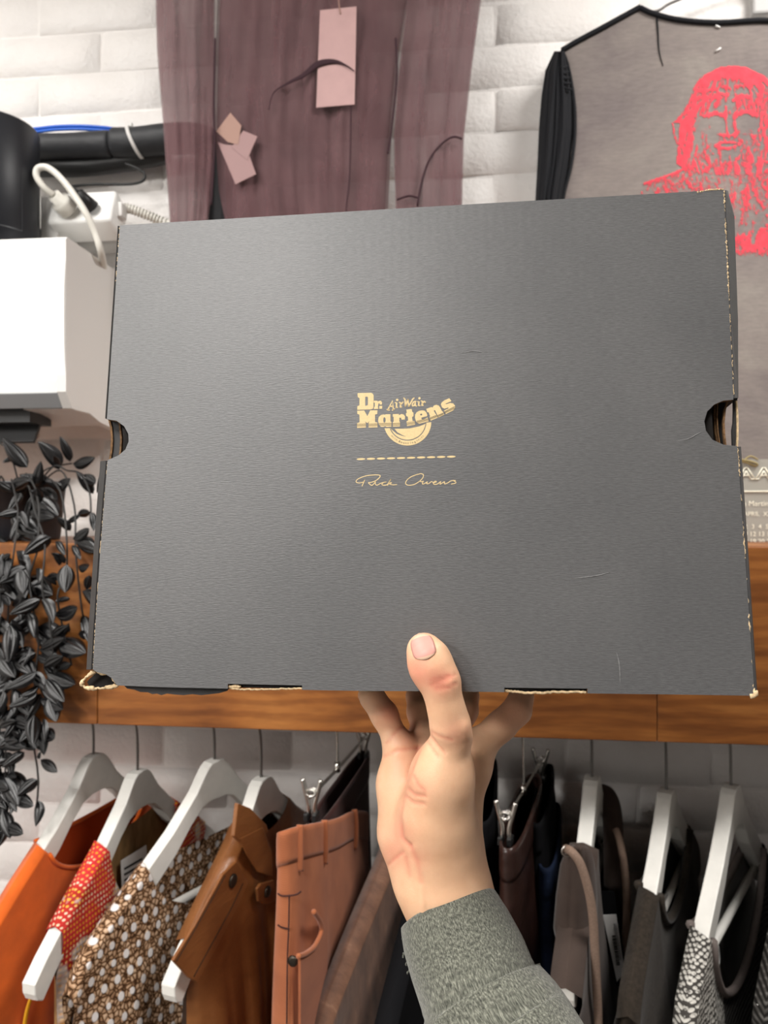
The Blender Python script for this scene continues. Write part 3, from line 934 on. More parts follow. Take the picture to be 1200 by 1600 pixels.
# forearm, wrist and palm
chain([(815, 1650, .394, 70), (760, 1545, .414, 66), (712, 1432, .433, 60), (690, 1376, .4345, 64)], 0.014)
chain([(690, 1376, .4345, 64), (682, 1310, .437, 54), (684, 1215, .456, 48)], 0.014)
chain([(650, 1345, .440, 34), (640, 1298, .446, 42), (624, 1225, .452, 28), (623, 1168, .456, 22)], 0.014)
chain([(712, 1300, .444, 34), (736, 1195, .460, 27), (738, 1172, .462, 26)], 0.012)
chain([(680, 1280, .452, 40), (660, 1160, .471, 27)], 0.012)
chain([(690, 1280, .452, 40), (704, 1160, .476, 27)], 0.012)
# thenar and thumb
chain([(690, 1360, .4325, 58), (686, 1305, .4265, 50), (684, 1266, .4215, 50), (691, 1212, .4135, 44), (705, 1152, .406, 29)], 0.012)
chain([(707, 1150, .405, 29.5), (703, 1130, .4015, 29), (696, 1102, .3995, 26.5), (688, 1070, .3985, 28)], 0.005)
chain([(688, 1070, .3985, 28), (675, 1044, .4000, 32.5), (668, 1026, .4015, 29.5), (661.5, 1013.5, .4040, 24)], 0.005)
seg_((698, 1062, .397, 15), (694, 1072, .397, 15), 0.006)
# fingers spread under the box
chain([(623, 1165, .456, 21), (600, 1116, .462, 19), (582, 1090, .468, 17), (574, 1086, .485, 15)], 0.006)
chain([(745, 1168, .462, 27), (784, 1133, .468, 21), (808, 1110, .471, 20), (815, 1088, .478, 16), (815, 1082, .492, 15)], 0.006)
chain([(664, 1152, .474, 19), (656, 1112, .486, 18), (653, 1088, .498, 16), (654, 1082, .515, 14)], 0.006)
chain([(710, 1152, .478, 19), (728, 1110, .490, 17), (731, 1088, .50, 15), (731, 1082, .517, 14)], 0.006)

def hand_sdf(P):
    d = None
    for a, b, ra, rb, k in HAND:
        ba = b - a
        t = np.clip(((P - a) @ ba) / (ba @ ba), 0, 1)
        q = np.linalg.norm(P - a - t[..., None] * ba, axis=-1) - (ra + (rb - ra) * t)
        if d is None: d = q
        else:
            h = np.maximum(k - np.abs(d - q), 0) / k
            d = np.minimum(d, q) - h * h * k * 0.25
    return d

def surface_nets(fn, lo, hi, h):
    ax = [np.arange(lo[i], hi[i] + h, h) for i in range(3)]
    nx, ny, nz = map(len, ax)
    D = np.empty((nx, ny, nz), np.float32)
    Y, Z = np.meshgrid(ax[1], ax[2], indexing='ij')
    for i in range(nx):
        D[i] = fn(np.stack([np.full_like(Y, ax[0][i]), Y, Z], -1))
    S = D < 0
    c = [S[i:nx - 1 + i, j:ny - 1 + j, k:nz - 1 + k] for i in (0, 1) for j in (0, 1) for k in (0, 1)]
    n_in = sum(x.astype(np.int8) for x in c)
    act = (n_in > 0) & (n_in < 8)
    I = np.argwhere(act)
    idx = -np.ones(act.shape, np.int64); idx[act] = np.arange(len(I))
    acc = np.zeros((len(I), 3)); cnt = np.zeros(len(I))
    corners = [(i, j, k) for i in (0, 1) for j in (0, 1) for k in (0, 1)]
    for a in range(8):
        for b in range(a + 1, 8):
            ca, cb = np.array(corners[a]), np.array(corners[b])
            if np.abs(ca - cb).sum() != 1: continue
            da = D[I[:, 0] + ca[0], I[:, 1] + ca[1], I[:, 2] + ca[2]]
            db = D[I[:, 0] + cb[0], I[:, 1] + cb[1], I[:, 2] + cb[2]]
            m = (da < 0) != (db < 0)
            t = np.where(m, da / np.where(m, da - db, 1), 0)
            p = ca + t[:, None] * (cb - ca)
            acc[m] += p[m]; cnt[m] += 1
    V = (I + acc / cnt[:, None]) * h + np.array(lo)
    F = []
    for axis in range(3):
        sl0 = [slice(1, -1)] * 3; sl1 = [slice(1, -1)] * 3
        sl0[axis] = slice(0, -1); sl1[axis] = slice(1, None)
        ch = S[tuple(sl0)] != S[tuple(sl1)]
        E = np.argwhere(ch)
        off = np.ones(3, int); off[axis] = 0
        E = E + off
        u, v = [k for k in range(3) if k != axis]
        q = []
        for du, dv in ((-1, -1), (0, -1), (0, 0), (-1, 0)):
            e = E.copy(); e[:, u] += du; e[:, v] += dv
            q.append(idx[e[:, 0], e[:, 1], e[:, 2]])
        F.append(np.stack(q, 1))
    return V, np.concatenate(F)

def mk_skin():
    n = NT('skin')
    at_ = n.add('ShaderNodeAttribute', attribute_name='flush')
    v = n.coord('Object')
    f = n.noise(v, 55, 4, 0.6)
    base = n.ramp(f, [(0.3, (0.73, 0.425, 0.255)), (0.7, (0.82, 0.515, 0.325))])
    pink = n.mix(at_.outputs['Fac'], base, (0.68, 0.26, 0.17))
    n.color(pink)
    n.set(rough=0.48, spec=0.35)
    n.b.inputs['Subsurface Weight'].default_value = 0.12
    n.b.inputs['Subsurface Radius'].default_value = (0.9, 0.35, 0.2)
    n.b.inputs['Subsurface Scale'].default_value = 0.004
    h = n.mix(0.5, n.voronoi(v, 900), n.noise(v, 260, 3, 0.6))
    n.bump(h, 0.16, 0.0006)
    MATS['skin'] = n.m
mk_skin()
nn_ = NT('thumb_nail'); nn_.color((0.62, 0.30, 0.25)); nn_.set(rough=0.45, spec=0.35); MATS['nail'] = nn_.m
nn_ = NT('nail_tip'); nn_.color((0.68, 0.45, 0.32)); nn_.set(rough=0.45, spec=0.35); MATS['nail_tip'] = nn_.m

def build_hand():
    lo = np.minimum.reduce([np.minimum(a - ra, b - rb) for a, b, ra, rb, k in HAND]) - 0.006
    hi = np.maximum.reduce([np.maximum(a + ra, b + rb) for a, b, ra, rb, k in HAND]) + 0.006
    hi[1] = min(hi[1], cs(850, 1700, .36)[1])
    V, F = surface_nets(hand_sdf, lo, hi, 0.00125)
    # normals from the field
    e = 0.0006
    N = np.stack([hand_sdf(V + np.eye(3)[i] * e) - hand_sdf(V - np.eye(3)[i] * e) for i in range(3)], 1)
    N /= np.maximum(np.linalg.norm(N, axis=1, keepdims=True), 1e-9)
    PX = V[:, 0] / V[:, 2] * FPX + 600; PY = V[:, 1] / V[:, 2] * FPX + 800
    facing = np.clip(-(N * V).sum(1) / np.linalg.norm(V, axis=1), 0, 1)
    facing = np.clip(facing * 3, 0, 1)
    def polyd(pts_):
        d = np.full(len(V), 1e9)
        for (x0, y0), (x1, y1) in zip(pts_[:-1], pts_[1:]):
            bx, by = x1 - x0, y1 - y0
            t = np.clip(((PX - x0) * bx + (PY - y0) * by) / (bx * bx + by * by), 0, 1)
            d = np.minimum(d, np.hypot(PX - x0 - t * bx, PY - y0 - t * by))
        return d
    disp = np.zeros(len(V)); flush = np.zeros(len(V))
    thumb = (V[:, 2] < 0.436)
    grooves = [([(673, 1071), (690, 1064), (712, 1054)], 2.2, .0007), ([(680, 1076), (698, 1075), (713, 1068)], 2.0, .0006), ([(674, 1062), (690, 1059), (703, 1054)], 1.8, .0004),
               ([(672, 1150), (684, 1166), (694, 1176)], 2.6, .0008), ([(668, 1158), (676, 1172), (684, 1182)], 2.4, .0006), ([(672, 1143), (690, 1152), (706, 1156)], 2.4, .0004),
               ([(636, 1232), (648, 1243), (664, 1244)], 2.8, .0009), ([(632, 1243), (645, 1254), (662, 1256)], 2.8, .0008), ([(646, 1212), (654, 1228), (664, 1236)], 2.6, .0005),
               ([(655, 1168), (641, 1205), (630, 1240), (624, 1275), (628, 1310), (640, 1322)], 3.5, .0010),
               ([(600, 1182), (620, 1173), (655, 1168)], 2.6, .0008), ([(604, 1160), (622, 1140), (640, 1130)], 2.5, .0006),
               ([(642, 1322), (653, 1346), (658, 1378)], 4.5, .0006), ([(634, 1340), (640, 1370)], 4.0, .0004),
               ([(606, 1352), (616, 1342), (630, 1332)], 2.4, .0007)]
    for pts_, w, amt in grooves:
        d = polyd(pts_)
        m = np.exp(-(d / w) ** 2) * facing
        if min(p[1] for p in pts_) < 1160 and pts_[0][0] > 665:
            m = m * thumb
        disp -= m * amt
        flush += m * 0.35
    # tendon and knuckle ridges
    for pts_, w, amt in (([(647, 1325), (656, 1360), (660, 1400), (662, 1450)], 5, .0007), ([(728, 1135), (731, 1150)], 9, .0009), ([(706, 1060), (704, 1070)], 6, .0006)):
        disp += np.exp(-(polyd(pts_) / w) ** 2) * facing * amt
    def blob(x, y, r_, a):
        return a * np.exp(-((PX - x) ** 2 + (PY - y) ** 2) / (r_ * r_))
    flush += (blob(690, 1066, 22, .75) + blob(650, 1035, 22, .45) + blob(652, 1060, 22, .45) + blob(662, 998, 18, .35) + blob(710, 1146, 24, .35) + blob(612, 1110, 24, .6) + blob(640, 1150, 24, .45)
              + blob(630, 1190, 25, .2) + blob(650, 1235, 25, .35) + blob(625, 1300, 26, .35) + blob(612, 1335, 22, .45) + blob(800, 1110, 40, .3) + blob(655, 1340, 18, .25))
    V = V + N * disp[:, None]
    # shallow bed for the nail
    me = bpy.data.meshes.new('person')
    W = [c2w(p) for p in V]
    me.from_pydata([tuple(p) for p in W], [], F.tolist())
    bm = bmesh.new(); bm.from_mesh(me); bmesh.ops.recalc_face_normals(bm, faces=bm.faces); bm.to_mesh(me); bm.free()
    at_ = me.attributes.new('flush', 'FLOAT', 'POINT')
    at_.data.foreach_set('value', np.clip(flush * 1.25, 0, 1).astype(np.float32))
    me.polygons.foreach_set('use_smooth', [True] * len(me.polygons))
    me.materials.append(MATS['skin'])
    o = bpy.data.objects.new('person', me); COL.objects.link(o)
    tag(o, 'raised hand and forearm gripping the shoe box from below, thumb on the lid', 'person')
    sm = o.modifiers.new('soften', 'SMOOTH'); sm.factor = 0.5; sm.iterations = 2
    # nail: traced onto the thumb and lifted
    def trace(px, py):
        r = np.stack([(px - 600) / FPX, (py - 800) / FPX, np.ones_like(px)], -1)
        t = np.full(px.shape, 0.37)
        ln = np.linalg.norm(r, axis=-1)
        for _ in range(60):
            t = np.minimum(t + hand_sdf(r * t[..., None]) / ln * 0.9, 0.4045)
        return r * t[..., None]
    nu, nv = 17, 19
    A_ = np.array([0.27, 0.963])      # thumb axis on the picture, towards the knuckle
    S_ = np.array([0.963, -0.27])
    c0 = np.array([661.0, 1011.0])
    pp, qq = np.meshgrid(np.linspace(-1, 1, nu), np.linspace(-1, 1, nv))
    half = 18.0 * (1 - 0.16 * np.clip(-qq, 0, 1) ** 2.0) * np.sqrt(np.clip(1 - np.abs(qq) ** 5 * 0.75, 0.02, 1))
    bow = np.where(qq > 0, 3.0 * (1 - pp ** 2) * np.abs(qq) ** 3, -4.5 * (1 - pp ** 2) * np.abs(qq) ** 3)
    X = c0[0] + S_[0] * pp * half + A_[0] * (qq * 17.5 + bow)
    Y = c0[1] + S_[1] * pp * half + A_[1] * (qq * 17.5 + bow)
    Q = trace(X, Y)
    dirc = Q / np.linalg.norm(Q, axis=-1, keepdims=True)
    edge = np.maximum(np.abs(pp), np.abs(qq))
    lift = 0.0006 * (1 - edge ** 8) + 0.0000
    Q = Q - dirc * lift[..., None]
    fr = grid_faces(nu, nv)
    nail = mesh_obj('thumb_nail', [c2w(p) for p in Q.reshape(-1, 3)], fr, 'nail', o, recalc=False)
    nail.data.materials.append(MATS['nail_tip'])
    for p in nail.data.polygons:
        if p.index // (nu - 1) < 2 or p.index // (nu - 1) > nv - 4: p.material_index = 1
    so = nail.modifiers.new('thickness', 'SOLIDIFY'); so.thickness = 0.0006; so.offset = 0
    # sleeve
    n = NT('grey_marl_knit')
    v1 = n.coord('UV', scale=(1300, 520, 1))
    v2 = n.coord('UV', scale=(1, 1, 1))
    spk = n.noise(v1, 1.0, 3, 0.7)
    sp2 = n.noise(n.coord('UV', scale=(360, 200, 1)), 1.0, 3, 0.6)
    col = n.ramp(spk, [(0.30, (0.028, 0.030, 0.026)), (0.50, (0.115, 0.118, 0.098)), (0.72, (0.30, 0.305, 0.255))])
    col = n.mix(0.6, col, n.ramp(sp2, [(0.3, (0.6, 0.6, 0.58)), (0.7, (1.3, 1.3, 1.25))]), 'MULTIPLY')
    n.color(col); n.set(rough=0.95, spec=0.1, sheen=0.25)
    n.bump(n.mix(0.4, spk, n.noise(v2, 700, 2)), 0.8, 0.0009)
    MATS['knit'] = n.m
    C = [(702, 1421, .4305, 77), (714, 1455, .423, 85), (730, 1498, .414, 90), (745, 1540, .405, 94), (756, 1566, .400, 103), (776, 1605, .391, 112), (800, 1645, .383, 118), (850, 1730, .362, 124), (900, 1800, .342, 130)]
    pth = [Vector(tuple(cs(*c[:3]))) for c in C]
    rad = [c[3] / FPX * c[2] for c in C]
    K = 90
    path = catmull(pth, K)
    rr = [interp(k / (K - 1) * (len(C) - 1), range(len(C)), rad) for k in range(K)]
    T, Nn, Bb = frames(path)
    seg = 72
    vs, uv = [], []
    r = random.Random(9)
    L = 0
    rows = [(-1, 0.86), (-1, 0.93)]
    prof = [(0.010, -0.0022), (0.003, -0.0020), (0.0, -0.0009), (0.0003, 0.0002)]
    def ring(ctr, i, dr, s):
        for k in range(seg):
            a = 2 * math.pi * k / seg
            wob = 0.0005 * math.sin(3 * a + 9 * s) + 0.0007 * math.sin(2 * a - 14 * s + 1) * sstep(0.1, 0.5, s)
            fold = 0.0016 * math.exp(-((s - 0.46) / 0.020) ** 2) * (0.6 + 0.4 * math.sin(a + 1)) - 0.0008 * math.exp(-((s - 0.425) / 0.02) ** 2)
            q = rr[i] + dr + wob + fold
            vs.append(ctr + Nn[i] * (math.cos(a) * q) + Bb[i] * (math.sin(a) * q))
            uv.append((a * 0.03, L))
    L = -0.01
    for dz, dr in prof:
        L += 0.003
        ring(path[0] + T[0] * dz, 0, dr, 0)
    for i in range(K):
        if i: L += (path[i] - path[i - 1]).length
        ring(path[i] + T[0] * (0.001 if i == 0 else 0), i, 0.0006, i / (K - 1))
    sl = mesh_obj('sleeve', [c2w(p) for p in vs], grid_faces(seg, K + len(prof), close_u=True), 'knit', o, uvs=uv)
    sl['label'] = 'grey marl knitted sleeve with frayed cuff'
    # frayed threads on the cuff edge
    for j in range(9):
        b = cs(642 + r.uniform(-3, 3), 1472 + j * 5.0, .4165)
        pts_ = [b]
        for k in range(4):
            pts_.append(pts_[-1] + np.array([r.uniform(-.0016, .001), r.uniform(-.0012, .0014), r.uniform(-.001, .001)]))
        tube_obj('frayed_thread', catmull([c2w(p) for p in pts_], 12), 0.00045, 'knit', sl, 5)
build_hand()

# ------------------------------------------------------------------ black artificial vine in a pot on the shelf
def build_plant():
    t = thing('artificial_vine', 'black artificial vine trailing from a black pot on the shelf', 'plant')
    r = random.Random(11)
    # pot
    pc = at(30, 846, 1.06); rad = 0.066
    zb = SZ_T + 0.001; zt = at(30, 752, 1.0).z
    seg = 40; v = []
    prof = [(0.0, zb), (rad * 0.86, zb), (rad * 0.88, zb + 0.003), (rad, zt - 0.004), (rad * 1.03, zt - 0.004), (rad * 1.03, zt), (rad * 0.96, zt), (rad * 0.95, zt - 0.015), (0, zt - 0.016)]
    for rr, zz in prof:
        for k in range(seg):
            a = 2 * math.pi * k / seg
            v.append((pc.x + rr * math.cos(a), 1.06 + rr * math.sin(a), zz))
    mesh_obj('pot', v, grid_faces(seg, len(prof), close_u=True), 'black_matte', t)
    # leaf meshes
    metas = []
    for k in range(5):
        ln = 1.0; wd_ = (0.42, 0.48, 0.52, 0.38, 0.58)[k]; fold = (0.10, 0.16, 0.06, 0.2, 0.12)[k]; curl = (0.12, 0.2, -0.1, 0.28, 0.05)[k]
        nu, nv = 13, 10
        vv = []
        for j in range(nv):
            s = j / (nv - 1)
            w = wd_ * 0.5 * (math.sin(math.pi * s ** 0.75) ** 0.8 if 0 < s < 1 else 0) + (0.008 if j < nv - 1 else 0)
            for i in range(nu):
                p = -1 + 2 * i / (nu - 1)
                z_ = -(fold + 0.45) * p * p * w + curl * (s - 0.5) ** 2 * -1 + 0.030 * math.cos(p * math.pi * 3.0) * math.sin(math.pi * s)
                vv.append((p * w, s * ln, z_))
        o = mesh_obj('leaf', vv, grid_faces(nu, nv), 'leaf_black', None)
        metas.append(o.data); bpy.data.objects.remove(o)
    def leaf(base, direc, size, face, k=None):
        """base point, growth direction, length, approximate facing normal"""
        d = Vector(direc).normalized()
        n_ = Vector(face); n_ = (n_ - d * n_.dot(d)).normalized()
        x = d.cross(n_)
        m = Matrix((x, d, n_)).transposed().to_4x4()
        ob = bpy.data.objects.new('leaf', metas[k if k is not None else r.randrange(5)])
        ob.matrix_world = Matrix.Translation(base) @ m @ Matrix.Diagonal((size, size, size, 1))
        COL.objects.link(ob); ob.parent = t
        return ob
    count = [0]
    def pxleaf(x0, y0, x1, y1, Y, tilt=0.0, k=None):
        a = at(x0, y0, Y); b = at(x1, y1, Y - 0.012 + 0.02 * tilt)
        dd = b - a
        leaf(a, dd, dd.length, Vector((r.uniform(-.8, .8), -1, r.uniform(-.5, .8))), k)
        count[0] += 1
    def stem(pts_, rad_=0.0013, n=26):
        return tube_obj('stem', pts_, rad_, 'stem_black', t, 6, n)
    FYp = SY0 - 0.022
    S = [
        [(40, 760, 1.03), (42, 740, 1.0), (60, 780, .95), (58, 860, FYp), (46, 900, FYp), (50, 940, FYp - .01), (60, 1000, FYp), (55, 1060, FYp), (50, 1110, FYp), (52, 1160, FYp), (60, 1215, FYp), (57, 1262, FYp)],
        [(50, 760, 1.03), (70, 745, 1.0), (95, 770, .955), (104, 840, FYp), (103, 900, FYp), (90, 930, FYp - .01), (100, 990, FYp), (112, 1040, FYp)],
        [(60, 760, 1.04), (95, 735, 1.0), (116, 790, .96), (118, 860, FYp), (125, 930, FYp), (130, 965, FYp)],
        [(20, 760, 1.03), (18, 750, .99), (28, 800, .95), (22, 860, FYp), (15, 920, FYp), (12, 1000, FYp), (20, 1080, FYp), (10, 1150, FYp), (8, 1230, FYp)],
        [(10, 760, 1.03), (0, 745, 1.0), (-5, 800, .95), (-4, 880, FYp), (0, 960, FYp - .01), (-6, 1040, FYp), (0, 1120, FYp), (-5, 1250, FYp)],
        [(60, 755, 1.05), (85, 728, 1.03), (105, 735, 1.02), (125, 740, 1.0), (140, 770, .98), (142, 810, .97)],
        [(45, 760, 1.06), (70, 735, 1.05), (90, 728, 1.05), (112, 724, 1.04)],
        [(30, 760, 1.05), (20, 720, 1.04), (10, 700, 1.03), (-5, 690, 1.03)],
        [(40, 770, 1.0), (45, 760, .97), (55, 800, .945), (70, 850, FYp), (66, 920, FYp - .012), (76, 960, FYp - .012), (82, 1010, FYp - .01), (86, 1060, FYp)],
    ]
    for pl in S:
        P = [at(*p) for p in pl]
        stem(P)
    # leaves read off the picture: base -> tip
    L = [
        (108, 722, 92, 682, 1.04), (112, 723, 147, 714, 1.04), (92, 734, 58, 690, 1.035), (92, 728, 84, 712, 1.03), (150, 770, 158, 738, 1.0), (145, 772, 118, 736, 1.0),
        (20, 712, 4, 722, 1.03), (42, 730, 4, 683, 1.02), (48, 760, 62, 720, .99), (78, 752, 30, 742, 1.0), (84, 758, 110, 748, .99), (100, 768, 70, 752, .985), (58, 788, 58, 762, .96), (66, 776, 46, 766, .96),
        (20, 770, -8, 752, .98), (16, 766, 44, 752, .985), (28, 800, -4, 806, .95), (32, 798, 42, 824, .95), (46, 798, 84, 808, .955), (104, 812, 124, 804, .96), (110, 830, 88, 808, .955), (120, 806, 140, 800, .96),
        (24, 810, 14, 842, .95), (80, 840, 36, 868, FYp), (84, 846, 100, 868, FYp), (118, 848, 152, 862, FYp), (112, 842, 138, 826, FYp), (110, 852, 124, 874, FYp), (102, 880, 80, 864, FYp), (104, 882, 102, 926, FYp - .012),
        (92, 885, 82, 866, FYp), (122, 884, 138, 886, FYp), (134, 922, 140, 900, FYp - .004), (128, 924, 150, 950, FYp), (70, 905, 92, 900, FYp), (88, 916, 66, 902, FYp - .004), (56, 888, 60, 912, FYp), (44, 884, 30, 874, FYp),
        (40, 892, 36, 916, FYp), (24, 886, 2, 902, FYp), (20, 930, 4, 910, FYp), (18, 946, 36, 920, FYp), (54, 934, 48, 912, FYp), (62, 937, 14, 960, FYp - .016), (66, 936, 84, 974, FYp - .016), (86, 960, 122, 950, FYp - .008),
        (127, 960, 139, 1006, FYp), (110, 936, 86, 940, FYp), (100, 984, 108, 976, FYp), (14, 976, 12, 1036, FYp - .012), (22, 980, 34, 1012, FYp), (40, 956, 52, 998, FYp), (30, 990, 16, 968, FYp), (60, 1016, 98, 998, FYp - .006),
        (90, 998, 134, 1020, FYp - .002), (80, 1000, 106, 978, FYp), (56, 1020, 28, 1036, FYp), (58, 1022, 80, 1034, FYp), (68, 1044, 98, 1026, FYp - .008), (88, 1046, 110, 1038, FYp), (56, 1050, 6, 1076, FYp - .016), (72, 1060, 100, 1096, FYp - .018),
        (74, 1052, 118, 1070, FYp - .004), (58, 1082, 12, 1104, FYp - .008), (64, 1084, 40, 1128, FYp), (76, 1090, 88, 1128, FYp - .004), (20, 1088, 44, 1118, FYp), (10, 1100, -8, 1130, FYp), (54, 1118, 52, 1166, FYp - .01), (62, 1142, 85, 1154, FYp),
        (58, 1160, 60, 1172, FYp), (36, 1168, 16, 1142, FYp), (38, 1176, 2, 1200, FYp), (56, 1184, 62, 1176, FYp), (62, 1186, 88, 1206, FYp), (58, 1218, 26, 1244, FYp), (57, 1250, 55, 1292, FYp), (10, 1208, 24, 1214, FYp), (24, 1236, -4, 1240, FYp),
        (6, 1240, 24, 1270, FYp), (4, 1266, 16, 1310, FYp), (0, 1172, 28, 1158, FYp), (-2, 1140, 24, 1128, FYp), (-4, 1070, 16, 1040, FYp), (-6, 1010, 8, 1030, FYp), (0, 960, -6, 1000, FYp), (-4, 880, 14, 866, FYp), (0, 930, 16, 946, FYp),
        (132, 1000, 128, 985, FYp), (140, 800, 146, 830, .97), (126, 744, 150, 756, 1.0), (4, 1290, -6, 1326, FYp), (44, 1010, 30, 1046, FYp), (36, 1030, 52, 1062, FYp), (20, 1056, 2, 1082, FYp), (30, 1126, 6, 1156, FYp), (48, 1136, 30, 1160, FYp),
    ]
    for q in L:
        pxleaf(*q)
    # extra leaves behind, filling the mass close to the board
    for k in range(115):
        x = r.uniform(-40, 70); y = r.uniform(760, 1290)
        if y > 1150: x = r.uniform(-40, 22)
        if y < 850: Y = r.uniform(.96, 1.04)
        else: Y = FYp + r.uniform(-.004, .012)
        a = r.uniform(0.2, 2.9)
        ln = r.uniform(34, 54)
        pxleaf(x, y, x + ln * math.cos(a), y + ln * math.sin(a), Y)
build_plant()

# ------------------------------------------------------------------ garments on the wall
def mk_sheer():
    n = NT('plum_mesh_fabric')
    v = n.coord('UV')
    f = n.noise(v, 14, 4, 0.6)
    col = n.ramp(f, [(0.3, (0.115, 0.052, 0.058)), (0.7, (0.165, 0.082, 0.088))])
    n.color(col); n.set(rough=0.7, spec=0.2, sheen=0.35)
    n.bump(n.noise(n.coord('UV', scale=(40, 6, 1)), 1.0, 3, 0.5), 0.3, 0.003)
    tr = n.add('ShaderNodeBsdfTransparent')
    mx = n.add('ShaderNodeMixShader')
    weave = n.noise(n.coord('UV', scale=(30, 5, 1)), 1.0, 4, 0.6)
    fac = n.ramp(weave, [(0.3, 0.20), (0.7, 0.42)])
    n.link(fac, mx.inputs[0]); n.link(n.b.outputs[0], mx.inputs[1]); n.link(tr.outputs[0], mx.inputs[2])
    n.link(mx.outputs[0], n.out.inputs[0])
    MATS['sheer'] = n.m
mk_sheer()
simple('plum_solid', (0.045, 0.022, 0.028), 0.8, 0.2)
simple('pink_card', (0.50, 0.315, 0.305), 0.6, var=0.06, vscale=30)
simple('peach_card', (0.36, 0.21, 0.165), 0.6)
simple('dull_pink_card', (0.34, 0.205, 0.20), 0.6)
simple('grey_pipe', (0.45, 0.44, 0.43), 0.5)

def sheet(name, left, right, y0, y1, Y, mat, parent, nu=46, nv=60, amp=0.006, waves=5, seed=1, bulge=0.0, solid=0.0, topfn=None):
    """cloth between two edges given as x(y) polylines in picture rows, hanging at wall distance Y with vertical folds"""
    r = random.Random(seed)
    ph = [r.uniform(0, 6.28) for _ in range(6)]
    ly, lx = [p[1] for p in left], [p[0] for p in left]
    ry, rx = [p[1] for p in right], [p[0] for p in right]
    v, uv = [], []
    for j in range(nv):
        y = y0 + (y1 - y0) * j / (nv - 1)
        a, b = interp(y, ly, lx), interp(y, ry, rx)
        for i in range(nu):
            s = i / (nu - 1)
            w = math.sin(math.pi * min(1, max(0, s)))
            yy = y
            if topfn: yy = y + topfn(s) * (1 - j / (nv - 1)) ** 3
            dY = amp * (math.sin(2 * math.pi * waves * s + ph[0] + 1.2 * math.sin(y / 150 + ph[1])) * 0.55 + 0.35 * math.sin(2 * math.pi * waves * 2.3 * s + ph[2] + y / 90) + 0.2 * math.sin(2 * math.pi * waves * 4.1 * s + ph[3] - y / 60)) * (0.35 + 0.65 * w)
            p = at(a + (b - a) * s, yy, Y - bulge * w ** 0.6 + dY)
            v.append(p); uv.append((p.x, p.z))
    o = mesh_obj(name, v, grid_faces(nu, nv), mat, parent, uvs=uv)
    if solid:
        m = o.modifiers.new('thickness', 'SOLIDIFY'); m.thickness = solid; m.offset = 0
    return o

